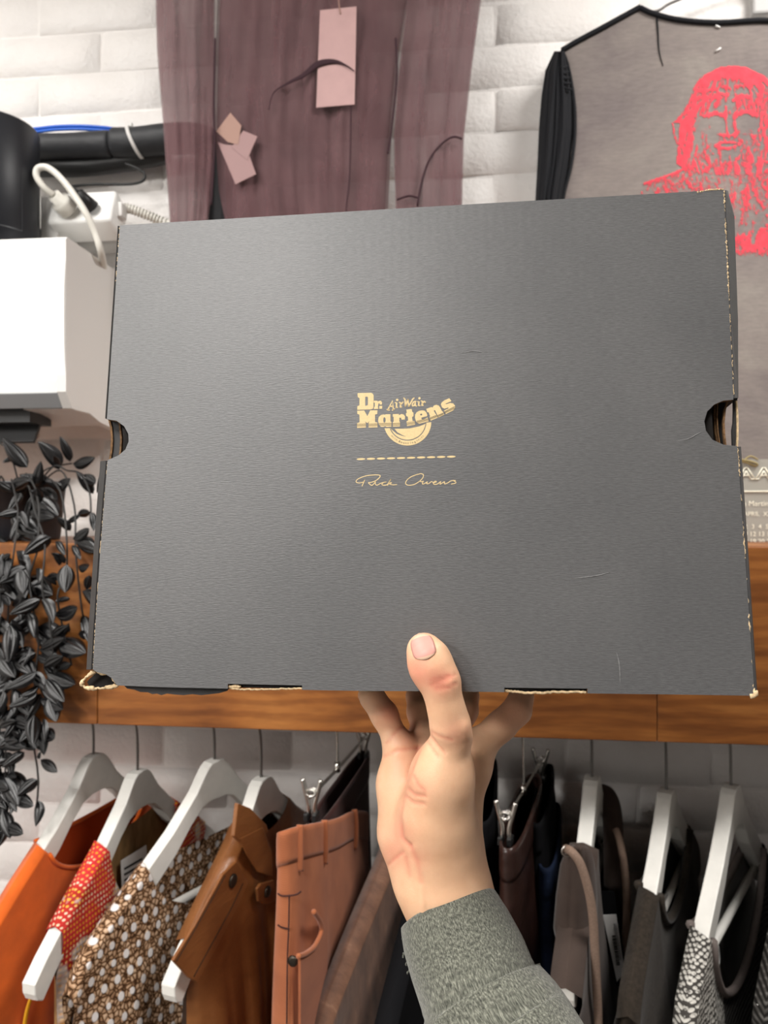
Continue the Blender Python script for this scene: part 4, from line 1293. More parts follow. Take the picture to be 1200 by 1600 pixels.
def build_plum():
    t = thing('sheer_top', 'sheer plum long-sleeved mesh garment hanging on the wall with pink tags', 'garment')
    BL = [(352, -190), (346, -60), (340, 0), (336, 120), (335, 200), (342, 300), (352, 345), (362, 520)]
    BR = [(640, -190), (645, -60), (640, 0), (622, 100), (612, 210), (606, 330), (604, 520)]
    tf = lambda s: -90 + 60 * abs(2 * s - 1) ** 2 if False else 30 * math.cos(math.pi * (2 * s - 1) * 0.9)
    sheet('front_panel', BL, BR, -190, 520, 1.1500, 'sheer', t, 60, 70, 0.007, 5, 3, 0.012, topfn=tf)
    sheet('back_panel', [(x + 4, y) for x, y in BL], [(x - 4, y) for x, y in BR], -190, 520, 1.1810, 'sheer', t, 50, 50, 0.004, 4, 5)
    SL = [(262, -190), (250, -60), (243, 0), (245, 80), (255, 200), (262, 300), (265, 345), (268, 460)]
    SR = [(352, -190), (340, -60), (336, 0), (335, 140), (334, 240), (328, 320), (325, 345), (320, 460)]
    sheet('left_sleeve', SL, SR, -190, 460, 1.1400, 'sheer', t, 30, 60, 0.005, 2.3, 8, 0.014)
    sheet('left_sleeve_back', [(x + 2, y) for x, y in SL], [(x - 2, y) for x, y in SR], -190, 460, 1.1670, 'sheer', t, 24, 50, 0.003, 2.0, 9)
    RL = [(640, -190), (645, -60), (636, 0), (622, 120), (615, 215), (616, 260), (618, 320), (620, 460)]
    RR = [(762, -190), (757, -60), (752, 0), (738, 100), (725, 215), (722, 325), (718, 460)]
    sheet('right_sleeve', RL, RR, -190, 460, 1.1380, 'sheer', t, 34, 60, 0.006, 2.6, 12, 0.014)
    sheet('right_sleeve_back', [(x + 2, y) for x, y in RL], [(x - 2, y) for x, y in RR], -190, 460, 1.1670, 'sheer', t, 28, 50, 0.003, 2.0, 13)
    # ribbon tie and seams
    P = catmull([at(x, y, 1.1270) for x, y in ((420, 172), (427, 146), (446, 132), (475, 117), (497, 100), (522, 96), (540, 102), (553, 111))], 40)
    mb = MB(); tube(mb, P, lambda s: 0.0009 + 0.0042 * math.exp(-((s - 0.55) / 0.22) ** 2), 8, flat=0.25); mb.build('ribbon_tie', 'plum_solid', t)
    for pts_ in ([(652, 322), (660, 280), (672, 248), (690, 225), (708, 214), (722, 217)], [(336, 60), (334, 160), (335, 230), (330, 320)], [(618, 60), (620, 120), (612, 200), (606, 240)], [(620, 312), (640, 306), (655, 310)]):
        P = catmull([at(x, y, 1.1210) for x, y in pts_], 26)
        mb = MB(); tube(mb, P, 0.0016, 7); mb.build('seam', 'plum_solid', t)
    P = catmull([at(x, y, 1.1310) for x, y in ((548, 120), (548, 200), (546, 280), (540, 345), (538, 500))], 20)
    mb = MB(); tube(mb, P, 0.0011, 6); mb.build('seam', 'plum_solid', t)
    # hanger above the picture
    hg = thing('wire_hanger', 'metal hanger holding the sheer plum garment on the wall', 'hanger')
    Y = 1.1630
    c = at(497, -250, Y)
    tube_obj('hanger_wire', [at(355, -172, Y), at(430, -196, Y), at(497, -225, Y), at(565, -196, Y), at(645, -172, Y)], 0.002, 'chrome', hg, 8, 30)
    tube_obj('hanger_hook', [at(497, -225, Y), at(497, -262, Y), at(500, -275, Y), at(510, -280, Y), at(516, -270, Y)], 0.002, 'chrome', hg, 8, 20)
    # paper tags
    tg = thing('swing_tag', 'tall pink paper swing tag hanging on the sheer plum garment', 'tag')
    mb = MB(); prism(mb, [at(x, y, 1.1288) for x, y in ((500, 16), (557, 10), (554, 163), (494, 168))], (0, 0.0006, 0)); mb.build('card', 'pink_card', tg, smooth=False)
    tube_obj('tag_cord', [at(529, -30, 1.1280), at(529, 0, 1.1278), at(532, 22, 1.1280)], 0.0009, 'peach_card', tg, 6, 10)
    tg = thing('care_tag', 'small folded pink care label low on the left of the sheer plum garment', 'tag')
    for q, m_ in ((((338, 205), (360, 176), (377, 196), (372, 226), (356, 222)), 'peach_card'), (((340, 222), (352, 226), (384, 228), (400, 272), (368, 288)), 'dull_pink_card'), (((362, 230), (380, 204), (402, 213), (386, 250)), 'dull_pink_card2')):
        mb = MB(); prism(mb, [at(x, y, 1.1290 - 0.0012 * (m_ == 'peach_card') - 0.0006 * (m_ == 'dull_pink_card2')) for x, y in q], (0, 0.0005, 0)); mb.build('label', m_.replace('card2', 'card'), tg, smooth=False)
build_plum()

def mk_tee():
    n = NT('faded_grey_jersey')
    v = n.coord('UV')
    a = n.noise(v, 7, 5, 0.65, 0.6)
    b = n.noise(n.coord('UV', scale=(1, 4, 1)), 60, 3, 0.6)
    col = n.ramp(a, [(0.25, (0.155, 0.130, 0.128)), (0.55, (0.215, 0.185, 0.170)), (0.8, (0.27, 0.245, 0.215))])
    n.color(n.mix(0.35, col, n.ramp(b, [(0.3, (0.7, 0.7, 0.7)), (0.7, (1.25, 1.25, 1.25))]), 'MULTIPLY'))
    n.set(rough=0.9, spec=0.15, sheen=0.2)
    n.bump(n.noise(v, 900, 2), 0.3, 0.0006)
    MATS['tee'] = n.m
    n = NT('red_print')
    v = n.coord('UV')
    ink = n.add('ShaderNodeAttribute', attribute_name='ink').outputs['Fac']
    nz = n.noise(n.coord('UV', scale=(1, 0.5, 1), rot=(0, 0, 0.5)), 260, 4, 0.7)
    nz2 = n.noise(v, 90, 3, 0.6)
    nzc = n.ramp(nz, [(0.34, 0.0), (0.66, 1.0)])
    nz2c = n.ramp(nz2, [(0.32, 0.0), (0.68, 1.0)])
    th = n.math('ADD', n.math('MULTIPLY', nzc, 0.62), n.math('MULTIPLY', nz2c, 0.30))
    d = n.math('ADD', n.math('SUBTRACT', ink, th), 0.10)
    fac = n.ramp(d, [(0.0, 0.0), (0.30, 1.0)])
    n.color(n.ramp(nz2, [(0.3, (0.66, 0.060, 0.085)), (0.7, (0.80, 0.085, 0.115))]))
    n.set(rough=0.8, spec=0.15)
    tr = n.add('ShaderNodeBsdfTransparent'); mx = n.add('ShaderNodeMixShader')
    n.link(n.math('MULTIPLY', fac, 0.86), mx.inputs[0]); n.link(tr.outputs[0], mx.inputs[1]); n.link(n.b.outputs[0], mx.inputs[2]); n.link(mx.outputs[0], n.out.inputs[0])
    MATS['red_print'] = n.m
mk_tee()
simple('black_jersey', (0.010, 0.0105, 0.013), 0.85, 0.2, sheen=0.05, bump=0.3, bscale=600)

TEE_Y = 1.205
def tee_top(x):
    return interp(x, [872, 880, 920, 960, 1000, 1020, 1060, 1090, 1120, 1150, 1190, 1230, 1260, 1290, 1320, 1360, 1380, 1420, 1460, 1500, 1508],
                  [86, 76, 55, 33, 11, 20, 30, 33.5, 34.5, 33.5, 31, 33.5, 34.5, 33.5, 30, 20, 11, 33, 55, 76, 86])
def tee_left(y):
    return interp(y, [76, 120, 200, 270, 310, 400, 600, 850], [880, 892, 897, 889, 880, 872, 866, 860])
def tee_pt(x, y, lift=0.0):
    s = (x - 1190) / 320
    w = max(0.0, 1 - abs(s) ** 4)
    dY = 0.002 * math.sin(x / 31 + 1.1 * math.sin(y / 160)) * sstep(60, 300, y) + 0.0015 * math.sin(x / 13 + y / 70) * sstep(100, 500, y)
    return at(x, y, TEE_Y - 0.012 * w ** 0.5 + dY - lift)

def build_tee():
    t = thing('printed_shirt', 'faded grey-brown shirt with black sleeves and a red portrait print', 'shirt')
    nu, nv = 90, 90
    for name, off in (('front_panel', 0.0), ('back_panel', -0.020)):
        v, uv = [], []
        for j in range(nv):
            f = j / (nv - 1)
            for i in range(nu):
                s = -1 + 2 * i / (nu - 1)
                xt = 1190 + s * 310
                y0 = tee_top(xt) + (0 if off == 0 else 1)
                y = y0 + (842 - y0) * f
                half = 1190 - tee_left(y)
                x = 1190 + s * half if f > 0.06 else 1190 + s * (310 + (half - 310) * f / 0.06)
                p = tee_pt(x, y, off)
                v.append(p); uv.append((p.x, p.z))
        o = mesh_obj(name, v, grid_faces(nu, nv), 'tee', t, uvs=uv)
    # bindings
    def bind(pts_, rad_, name, lift=0.002, n=40):
        P = catmull([tee_pt(x, y, lift) for x, y in pts_], n)
        mb = MB(); tube(mb, P, rad_, 8); return mb.build(name, 'black_jersey', t)
    bind([(x, tee_top(x) + 1) for x in (1000, 1020, 1060, 1120, 1190, 1260, 1320, 1360, 1380)], 0.0040, 'neck_binding')
    bind([(x, tee_top(x)) for x in (878, 900, 940, 970, 1000)], 0.0042, 'shoulder_seam')
    bind([(x, tee_top(x)) for x in (1380, 1420, 1460, 1502)], 0.0042, 'shoulder_seam')
    bind([(1026, 26), (1028, 50), (1030, 80), (1036, 103)], lambda s: 0.0016 * (1 - 0.6 * s), 'loose_seam', 0.001)
    bind([(878, 78), (888, 105), (897, 160), (898, 210), (892, 260), (880, 310), (874, 380), (872, 430)], 0.0026, 'armhole_seam')
    bind([(1502, 78), (1492, 105), (1483, 160), (1482, 210), (1488, 260), (1500, 310)], 0.0026, 'armhole_seam')
    for c in ((1121, 41), (1122, 77)):
        mb = MB(); tube(mb, [tee_pt(c[0] - 3, c[1] + (3 if c[1] > 60 else -1), .002), tee_pt(c[0] + 4, c[1] + (-2 if c[1] > 60 else 2), .002)], 0.0016, 6)
        o = mb.build('white_stitch', 'paper_white', t)
    # gathered black sleeves
    SL = [(866, 80), (852, 110), (846, 150), (842, 200), (840, 250), (837, 300), (835, 340), (834, 430)]
    SR = [(882, 80), (890, 110), (896, 150), (897, 200), (891, 250), (882, 300), (876, 340), (872, 430)]
    sheet('left_sleeve', SL, SR, 80, 430, TEE_Y - 0.004, 'black_jersey', t, 40, 70, 0.006, 2.4, 21, 0.018)
    sheet('right_sleeve', [(2380 - x, y) for x, y in SR], [(2380 - x, y) for x, y in SL], 80, 430, TEE_Y - 0.004, 'black_jersey', t, 30, 40, 0.006, 2.4, 22, 0.018)
    for k in range(5):
        P = catmull([tee_pt(873 + 2 * k, 104 + k * 8, 0.014), tee_pt(879 + 2 * k, 107 + k * 8, 0.017), tee_pt(886 + 1.5 * k, 103 + k * 9, 0.012)], 8)
        mb = MB(); tube(mb, P, 0.0017, 6); mb.build('gather', 'black_jersey', t)
    # red print: ink density laid out over the chest
    px = np.arange(985, 1320, 1.35); py = np.arange(98, 412, 1.35)
    X, Y = np.meshgrid(px, py)
    zx = (X - 980) * 4.85; zy = (Y - 80) * 4.85
    fx = np.where(zx > 800, 800 - (zx - 800) * 0.96, zx)        # mirror for the half outside the picture
    def inside(poly, qx, qy):
        c = np.zeros(qx.shape, bool)
        n_ = len(poly)
        for i in range(n_):
            x0, y0 = poly[i]; x1, y1 = poly[(i + 1) % n_]
            cond = ((y0 > qy) != (y1 > qy))
            with np.errstate(divide='ignore', invalid='ignore'):
                xx = (x1 - x0) * (qy - y0) / (y1 - y0 + 1e-9) + x0
            c ^= cond & (qx < xx)
        return c
    def ell(cx, cy, rx, ry, p=2):
        return np.exp(-((np.abs(zx - cx) / rx) ** p + (np.abs(zy - cy) / ry) ** p))
    def line(pts_, w):
        d = np.full(zx.shape, 1e9)
        for (x0, y0), (x1, y1) in zip(pts_[:-1], pts_[1:]):
            bx, by = x1 - x0, y1 - y0
            tt = np.clip(((zx - x0) * bx + (zy - y0) * by) / (bx * bx + by * by), 0, 1)
            d = np.minimum(d, np.hypot(zx - x0 - tt * bx, zy - y0 - tt * by))
        return np.exp(-(d / w) ** 2)
    hair = inside([(820, 105), (700, 120), (560, 190), (500, 285), (470, 380), (400, 490), (345, 545), (400, 540), (392, 650), (372, 850), (430, 890), (520, 915), (700, 935), (820, 940), (1100, 940), (1100, 105)], fx, zy)
    body = inside([(95, 1085), (130, 1000), (330, 930), (430, 885), (700, 905), (820, 930), (1100, 930), (1100, 1560), (95, 1560)], fx, zy)
    ink = np.where(hair, 0.64, 0.0)
    ink = np.maximum(ink, np.where(body, 0.42 - 0.10 * np.sin(zx / 90) * np.sin(zy / 70), 0))
    ink += np.where(body, 0.25 * sstep_np(1250, 1420, zy), 0)
    hair_line = 0.5 + 0.5 * np.sin(fx / 13 + 2.2 * np.sin(zy / 95) + 0.02 * zy)
    ink += np.where(hair, 0.22 * (hair_line - 0.5), 0)
    ink += np.where(hair, 0.4 * sstep_np(320, 160, zy) + 0.3 * sstep_np(540, 420, fx), 0)
    ink -= 0.30 * np.where(hair, ell(790, 640, 250, 270, 3), 0)
    for c in ((665, 545, 95, 45), (905, 535, 75, 48)): ink -= 0.75 * ell(*c)
    for c in ((780, 235, 80, 28), (860, 300, 70, 26), (700, 300, 50, 14), (770, 400, 24, 60), (690, 440, 50, 14), (640, 650, 40, 60), (775, 780, 70, 28), (770, 600, 26, 30), (540, 640, 18, 120)): ink -= 0.6 * ell(*c)
    for l, w in (([(580, 495), (660, 470), (745, 490)], 16), ([(830, 480), (900, 455), (970, 480)], 16), ([(750, 420), (745, 500), (760, 620)], 9), ([(820, 480), (815, 560), (822, 640)], 13), ([(690, 630), (770, 640), (820, 625)], 9),
                 ([(670, 712), (720, 690), (780, 692), (860, 700)], 9), ([(670, 715), (760, 740), (855, 705)], 9), ([(560, 300), (660, 290), (740, 330)], 9), ([(540, 420), (620, 350), (720, 350)], 9), ([(800, 370), (870, 340), (930, 345)], 9), ([(480, 520), (560, 400)], 9), ([(345, 545), (355, 620), (380, 700)], 9), ([(130, 1000), (330, 930), (430, 890)], 9)):
        ink += 0.75 * line(l, w)
    ink -= 0.8 * line([(720, 712), (780, 705), (830, 703)], 9)
    # signature left unprinted
    SIG = ([(700, 1230), (740, 1400), (790, 1250), (810, 1390), (850, 1215)], [(870, 1330), (850, 1350), (862, 1372), (888, 1355), (885, 1325), (868, 1330)], [(950, 1240), (925, 1310), (908, 1385)], [(1060, 1212), (1015, 1240), (985, 1330), (950, 1450)], [(970, 1330), (1030, 1315)])
    rr_ = np.random.RandomState(4)
    for k in range(230):
        x0 = rr_.uniform(380, 1200); y0 = rr_.uniform(130, 900)
        side_ = (x0 - 790) / 400
        ang = math.pi / 2 - side_ * 0.55 * (1 if y0 < 500 else -0.3) + rr_.uniform(-.3, .3)
        if y0 < 330: ang = math.pi / 2 - side_ * 1.3
        ln = rr_.uniform(40, 130)
        x1, y1 = x0 + ln * math.cos(ang), y0 + ln * math.sin(ang)
        inner = abs(x0 - 790) < 190 and 420 < y0 < 720
        sg = rr_.choice([-1, 1]) * (0.25 if inner else 0.42)
        ink += np.where(hair, sg * line([(x0, y0), ((x0 + x1) / 2 + rr_.uniform(-8, 8), (y0 + y1) / 2), (x1, y1)], rr_.uniform(4, 8)), 0)
    for k in range(120):
        x0 = rr_.uniform(120, 1250); y0 = rr_.uniform(930, 1540)
        ang = math.pi / 2 + rr_.uniform(-.5, .5); ln = rr_.uniform(40, 120)
        ink += np.where(body, rr_.choice([-.25, .3]) * line([(x0, y0), (x0 + ln * math.cos(ang), y0 + ln * math.sin(ang))], rr_.uniform(5, 10)), 0)
    for l in SIG:
        ink -= 0.95 * line(l, 11)
    ink = np.clip(ink, 0, 1.15) * (1 - sstep_np(1180, 1330, zx) * 0)
    ink = np.where((zy > 1500), ink * sstep_np(1600, 1500, zy), ink)
    verts = []
    for j in range(len(py)):
        for i in range(len(px)):
            verts.append(tee_pt(px[i], py[j], 0.0008))
    o = mesh_obj('chest_print', verts, grid_faces(len(px), len(py)), 'red_print', t, uvs=[(p.x, p.z) for p in verts], recalc=False)
    a = o.data.attributes.new('ink', 'FLOAT', 'POINT'); a.data.foreach_set('value', ink.ravel().astype(np.float32))
    o['label'] = 'red portrait print of a long-haired bearded face'
    # hanger in the neck
    hg = thing('wire_hanger', 'metal hanger with grey neck holding the printed shirt', 'hanger')
    Yh = TEE_Y + 0.004
    tube_obj('hanger_wire', [at(890, 96, Yh), at(1000, 28, Yh), at(1030, 16, Yh), at(1060, 0, Yh), at(1190, -46, Yh), at(1320, 0, Yh), at(1350, 16, Yh), at(1490, 96, Yh)], 0.0021, 'dark_metal', hg, 8, 60)
    box_obj('hanger_neck', at(1192, -12, WY - 0.016), (0.036, 0.014, 0.075), 'grey_pipe', hg, 0.004)
    tube_obj('hanger_hook', [at(1190, -40, Yh), at(1190, -90, Yh), at(1196, -110, Yh), at(1210, -112, Yh), at(1216, -98, Yh)], 0.0021, 'dark_metal', hg, 8, 20)

def sstep_np(a, b, x):
    t = np.clip((x - a) / (b - a), 0, 1)
    return t * t * (3 - 2 * t)
build_tee()

def text_mesh(name, s, origin, right, up, size, mat, parent, align='LEFT', thick=0.0):
    cu = bpy.data.curves.new(name, 'FONT'); cu.body = s; cu.size = 1.0; cu.align_x = align
    if thick: cu.offset = thick
    ob = bpy.data.objects.new('tmp', cu); COL.objects.link(ob)
    bpy.context.view_layer.update()
    me = ob.to_mesh()
    vs = [Vector(origin) + Vector(right) * (v.co.x * size) + Vector(up) * (v.co.y * size) for v in me.vertices]
    fs = [tuple(p.vertices) for p in me.polygons]
    ob.to_mesh_clear(); bpy.data.objects.remove(ob); bpy.data.curves.remove(cu)
    return mesh_obj(name, vs, fs, mat, parent, smooth=False)

def build_card():
    t = thing('calendar_card', 'see-through grey card with pale AAA lettering hanging over the shelf edge', 'card')
    Y = 1.10
    n = NT('clear_grey_plastic'); n.color((0.40, 0.385, 0.34)); n.set(rough=0.35, spec=0.5)
    tr = n.add('ShaderNodeBsdfTransparent'); mx = n.add('ShaderNodeMixShader'); mx.inputs[0].default_value = 0.22
    n.link(n.b.outputs[0], mx.inputs[1]); n.link(tr.outputs[0], mx.inputs[2]); n.link(mx.outputs[0], n.out.inputs[0]); MATS['clear'] = n.m
    simple('pale_print', (0.86, 0.82, 0.68), 0.4)
    c = lambda x, y, d=0: at(x, y, Y - d)
    xb = 1350
    zb = max(at(1150, 852, Y).z, SZ_T + 0.001)
    pts_ = [c(1128, 718), c(xb, 716), Vector((c(xb, 850).x, Y, zb)), Vector((c(1128, 850).x, Y, zb))]
    mb = MB(); prism(mb, pts_, (0, 0.002, 0)); mb.build('plate', 'clear', t, smooth=False)
    ex, ez = Vector((1, 0, 0)), Vector((0, 0, 1))
    pxm = Y / FPX * 1.0
    # big outlined letters
    for k in range(6):
        x = 1153 + k * 27.5
        for w, col in ((1.0, 'pale_print'),):
            for a, b in (((x, 749), (x + 11, 731)), ((x + 15, 731), (x + 27, 749)), ((x + 6, 748), (x + 13, 735.5)), ((x + 13, 735.5), (x + 20, 748)), ((x, 749), (x + 6, 748)), ((x + 20, 748), (x + 27, 749)), ((x + 11, 731), (x + 15, 731)), ((x + 9, 743), (x + 17, 743))):
                mb = MB(); tube(mb, [c(*a, .0012), c(*b, .0012)], 0.0008, 5); mb.build('letter_line', 'pale_print', t)
    mb = MB(); tube(mb, [c(1132, 768, .0012), c(xb - 3, 768, .0012)], 0.0010, 6); mb.build('rule_line', 'pale_print', t)
    text_mesh('maker_name', 'n Martin', c(1160, 790.5, .0012), ex, ez, 11 * pxm, 'pale_print', t)
    for y, s in ((829, '2  3  4  5  6  7'), (840.5, '9 12 13 14 15'), (852, '8 19 20 21 22')):
        text_mesh('date_row', s, c(1163, y - 3, .0012), ex, ez, 9.5 * pxm, 'pale_print', t)
    text_mesh('month_row', 'APRIL  XX', c(1162, 806, .0012), ex, ez, 9 * pxm, 'pale_print', t)
    tube_obj('tie_cord', [c(1140, 716, .004), c(1164, 719, .005), c(1182, 724, .004), c(1180, 728, .002), c(1164, 722, .004), c(1140, 718, .003)], 0.0015, simple('olive_cord', (0.30, 0.24, 0.11), 0.7), t, 7, 30)
    tube_obj('tie_cord', [c(1160, 722, .004), c(1172, 713, .005), c(1184, 718, .004)], 0.0013, 'olive_cord', t, 7, 16)
build_card()

# ------------------------------------------------------------------ clothes hangers and clothes under the shelf
class HG:
    """frame of a hanger: neck point, direction of the front arm, sideways direction, arm drop"""
    def __init__(self, neck, tip, half=0.213):
        self.N = at(neck[0], neck[1], RY)
        lo, hi = 0.5, RY
        for _ in range(50):
            m = (lo + hi) / 2
            d = (at(tip[0], tip[1], m) - self.N); d.z = 0
            if d.length > half: lo = m
            else: hi = m
        T = at(tip[0], tip[1], lo)
        d = T - self.N
        self.D = -d.z; d.z = 0
        self.s = d.normalized()
        self.x = Vector((-self.s.y, self.s.x, 0))
        if self.x.x < 0: self.x = -self.x
        self.half = half
    def p(self, s, x, z):
        return self.N + self.s * s + self.x * x + Vector((0, 0, z))
    def top(self, s):
        a = abs(s); k = self.half / 0.213
        z = interp(a, [0, .015 * k, .024 * k, .040 * k, .08 * k, .14 * k, .195 * k, .213 * k], [0, -.002, -.07 * self.D, -.19 * self.D, -.40 * self.D, -.65 * self.D, -.90 * self.D, -self.D])
        if a > self.half: z -= (a - self.half) * 2.5
        return z
    def on(self, px, py, c):
        """where the ray through a picture point meets the vertical plane at sideways offset c"""
        d = ray(px, py)
        o = self.N + self.x * c
        t = (o - ORG).dot(self.x) / d.dot(self.x)
        return ORG + d * t

def build_hanger(h, label, thick=0.019, bar=True, group='white wooden hangers on the rail'):
    t = thing('clothes_hanger', label, 'hanger', group)
    ss = [-.213, -.206, -.195, -.17, -.14, -.11, -.08, -.055, -.040, -.032, -.024, -.019, -.012, 0]
    ss = ss + [-q for q in ss[::-1][1:]]
    k = h.half / 0.213
    top = [(s * k, h.top(s * k)) for s in ss]
    e = h.half
    low = [(e - 0.0008, -h.D - 0.012), (e - 0.005, -h.D - 0.021), (e - 0.014, -h.D - 0.027), (.17 * k, h.top(.17 * k) - 0.036), (.12 * k, h.top(.12 * k) - 0.038), (.075 * k, h.top(.075 * k) - 0.036), (.050 * k, h.top(.05 * k) - 0.032), (.030 * k, -.060), (.012, -.054), (0, -.053)]
    low = low + [(-s, z) for s, z in low[::-1][1:]]
    mb = MB()
    prism(mb, [h.p(s, -thick / 2, z) for s, z in top + low], h.x * thick)
    o = mb.build('body', 'hanger_white', t, smooth=False)
    bv = o.modifiers.new('bevel', 'BEVEL'); bv.width = 0.0028; bv.segments = 2; bv.limit_method = 'ANGLE'; bv.angle_limit = math.radians(50)
    dz = RZ - h.N.z
    q = [(0, -0.004), (0, dz * 0.35), (0.003, dz * 0.62), (0.012, dz * 0.85), (0.0165, dz), (0.0125, dz + 0.0125), (0, dz + 0.0175), (-0.0125, dz + 0.0125), (-0.0170, dz - 0.002), (-0.0165, dz - 0.012)]
    tube_obj('hook', [h.p(a, 0, b) for a, b in q], 0.0019, 'steel_wire', t, 8, 44)
    if bar:
        sb = 0.172 * k
        tube_obj('trouser_bar', [h.p(sb, 0, h.top(sb) - 0.024), h.p(-sb, 0, h.top(sb) - 0.024)], 0.0055, 'hanger_white', t, 12)
    return t

def garment(h, name, label, cat, mat, mat_l=None, sa=.09, sb=.215, dip_r=.08, dip_l=.02, W=.028, length=.72, taper=0.0, seed=1, fold=0.006, nf=5, hx=.0125, band=None, group=None, edge_drop=0.0, bandr=.003, zoff=0.004):
    t = thing(name, label, cat, group)
    r = random.Random(seed)
    ns, nt = 61, 46
    for sign, dip, m_, nm in ((1, dip_r, mat, 'front_panel'), (-1, dip_l, mat_l or mat, 'back_panel')):
        ph = [r.uniform(0, 6.28) for _ in range(6)]
        v, uv, nb = [], [], []
        for j in range(nt):
            tt = (j / (nt - 1)) ** 1.35
            for i in range(ns):
                q = -1 + 2 * i / (ns - 1)
                s = q * sb
                a = abs(s)
                if a >= sa:
                    z0 = h.top(s) + zoff - edge_drop * max(0, (a - sb + 0.02) / 0.02) ** 2 * (a > sb - 0.02)
                else:
                    z0 = h.top(sa) + zoff - dip * math.sqrt(max(0, 1 - (a / sa) ** 2))
                z = z0 + (-length - z0) * tt
                prof = (1 - abs(q) ** 6) ** 0.5 if abs(q) < 1 else 0
                g = sstep(0.0, 0.35, tt)
                base = hx + (W - hx) * g
                pin = 1 + (prof - 1) * sstep(0.02, 0.12, tt)
                f = fold * sstep(0.05, 0.55, tt) * (math.sin(nf * 3.1 * q + ph[0] + 0.8 * math.sin(3 * tt + ph[1])) * .7 + .4 * math.sin(nf * 6.7 * q + ph[2] + 2 * tt) + .2 * math.sin(13 * nf * q + ph[4]))
                x = sign * base * pin + f * (0.4 + 0.6 * prof)
                if j == 0 and a >= sa: x = 0
                if j == 1 and a >= sa: z = z0 - 0.004
                sl = s * (1 - taper * tt)
                p = h.p(sl, x, z + (0.0025 if (j == 0 and a >= sa) else 0))
                v.append(p); uv.append((s, z + (hx if (j == 0 and a >= sa) else 0)))
                if j == 0 and a <= sa + 1e-6: nb.append(p)
        po = mesh_obj(nm, v, grid_faces(ns, nt), m_, t, uvs=uv)
        if m_ != mat:
            po.data.materials.append(MATS[mat])
            for pg in po.data.polygons:
                if pg.index // (ns - 1) < 5 and sa < abs(-1 + 2 * (pg.index % (ns - 1) + .5) / (ns - 1)) * sb: pg.material_index = 1
        if band and len(nb) > 3:
            mb = MB(); tube(mb, nb, bandr, 7); mb.build('neckband', band, t)
    return t

def sleeve_tube(h, t, mat, s0, z0, ds, length, wx, ws, seed=0, name='sleeve', x0=0.0):
    r = random.Random(seed); K, seg = 30, 28
    v, uv = [], []
    ph = r.uniform(0, 6)
    for j in range(K):
        q = j / (K - 1)
        c = (s0 + ds * sstep(0, .3, q), z0 - length * q)
        for k in range(seg):
            a = 2 * math.pi * k / seg
            wob = 1 + 0.10 * math.sin(3 * a + ph + 3 * q) + 0.05 * math.sin(7 * a - 5 * q)
            g = 0.35 + 0.65 * sstep(0, .2, q)
            v.append(h.p(c[0] + ws * g * math.cos(a) * wob, x0 + wx * g * math.sin(a) * wob, c[1])); uv.append((a * .03, c[1]))
    f = grid_faces(seg, K, close_u=True); f.append(tuple(range(seg)))
    return mesh_obj(name, v, f, mat, t, uvs=uv)

def patch(h, t, name, mat, pts_, c, thick=0.003):
    mb = MB(); prism(mb, [h.on(x, y, c) for x, y in pts_], h.x * thick)
    o = mb.build(name, mat, t, smooth=False)
    bv = o.modifiers.new('bevel', 'BEVEL'); bv.width = 0.0012; bv.segments = 2; bv.limit_method = 'ANGLE'
    return o

def snap(h, t, px, py, c, rad=0.0075, mat='bronze'):
    p = h.on(px, py, c)
    mb = MB(); tube(mb, [p, p + h.x * 0.0018, p + h.x * 0.003, p + h.x * 0.0034], lambda s: rad * (1 if s < 0.5 else (0.85 if s < .9 else 0.5)), 18)
    return mb.build('snap', mat, t)

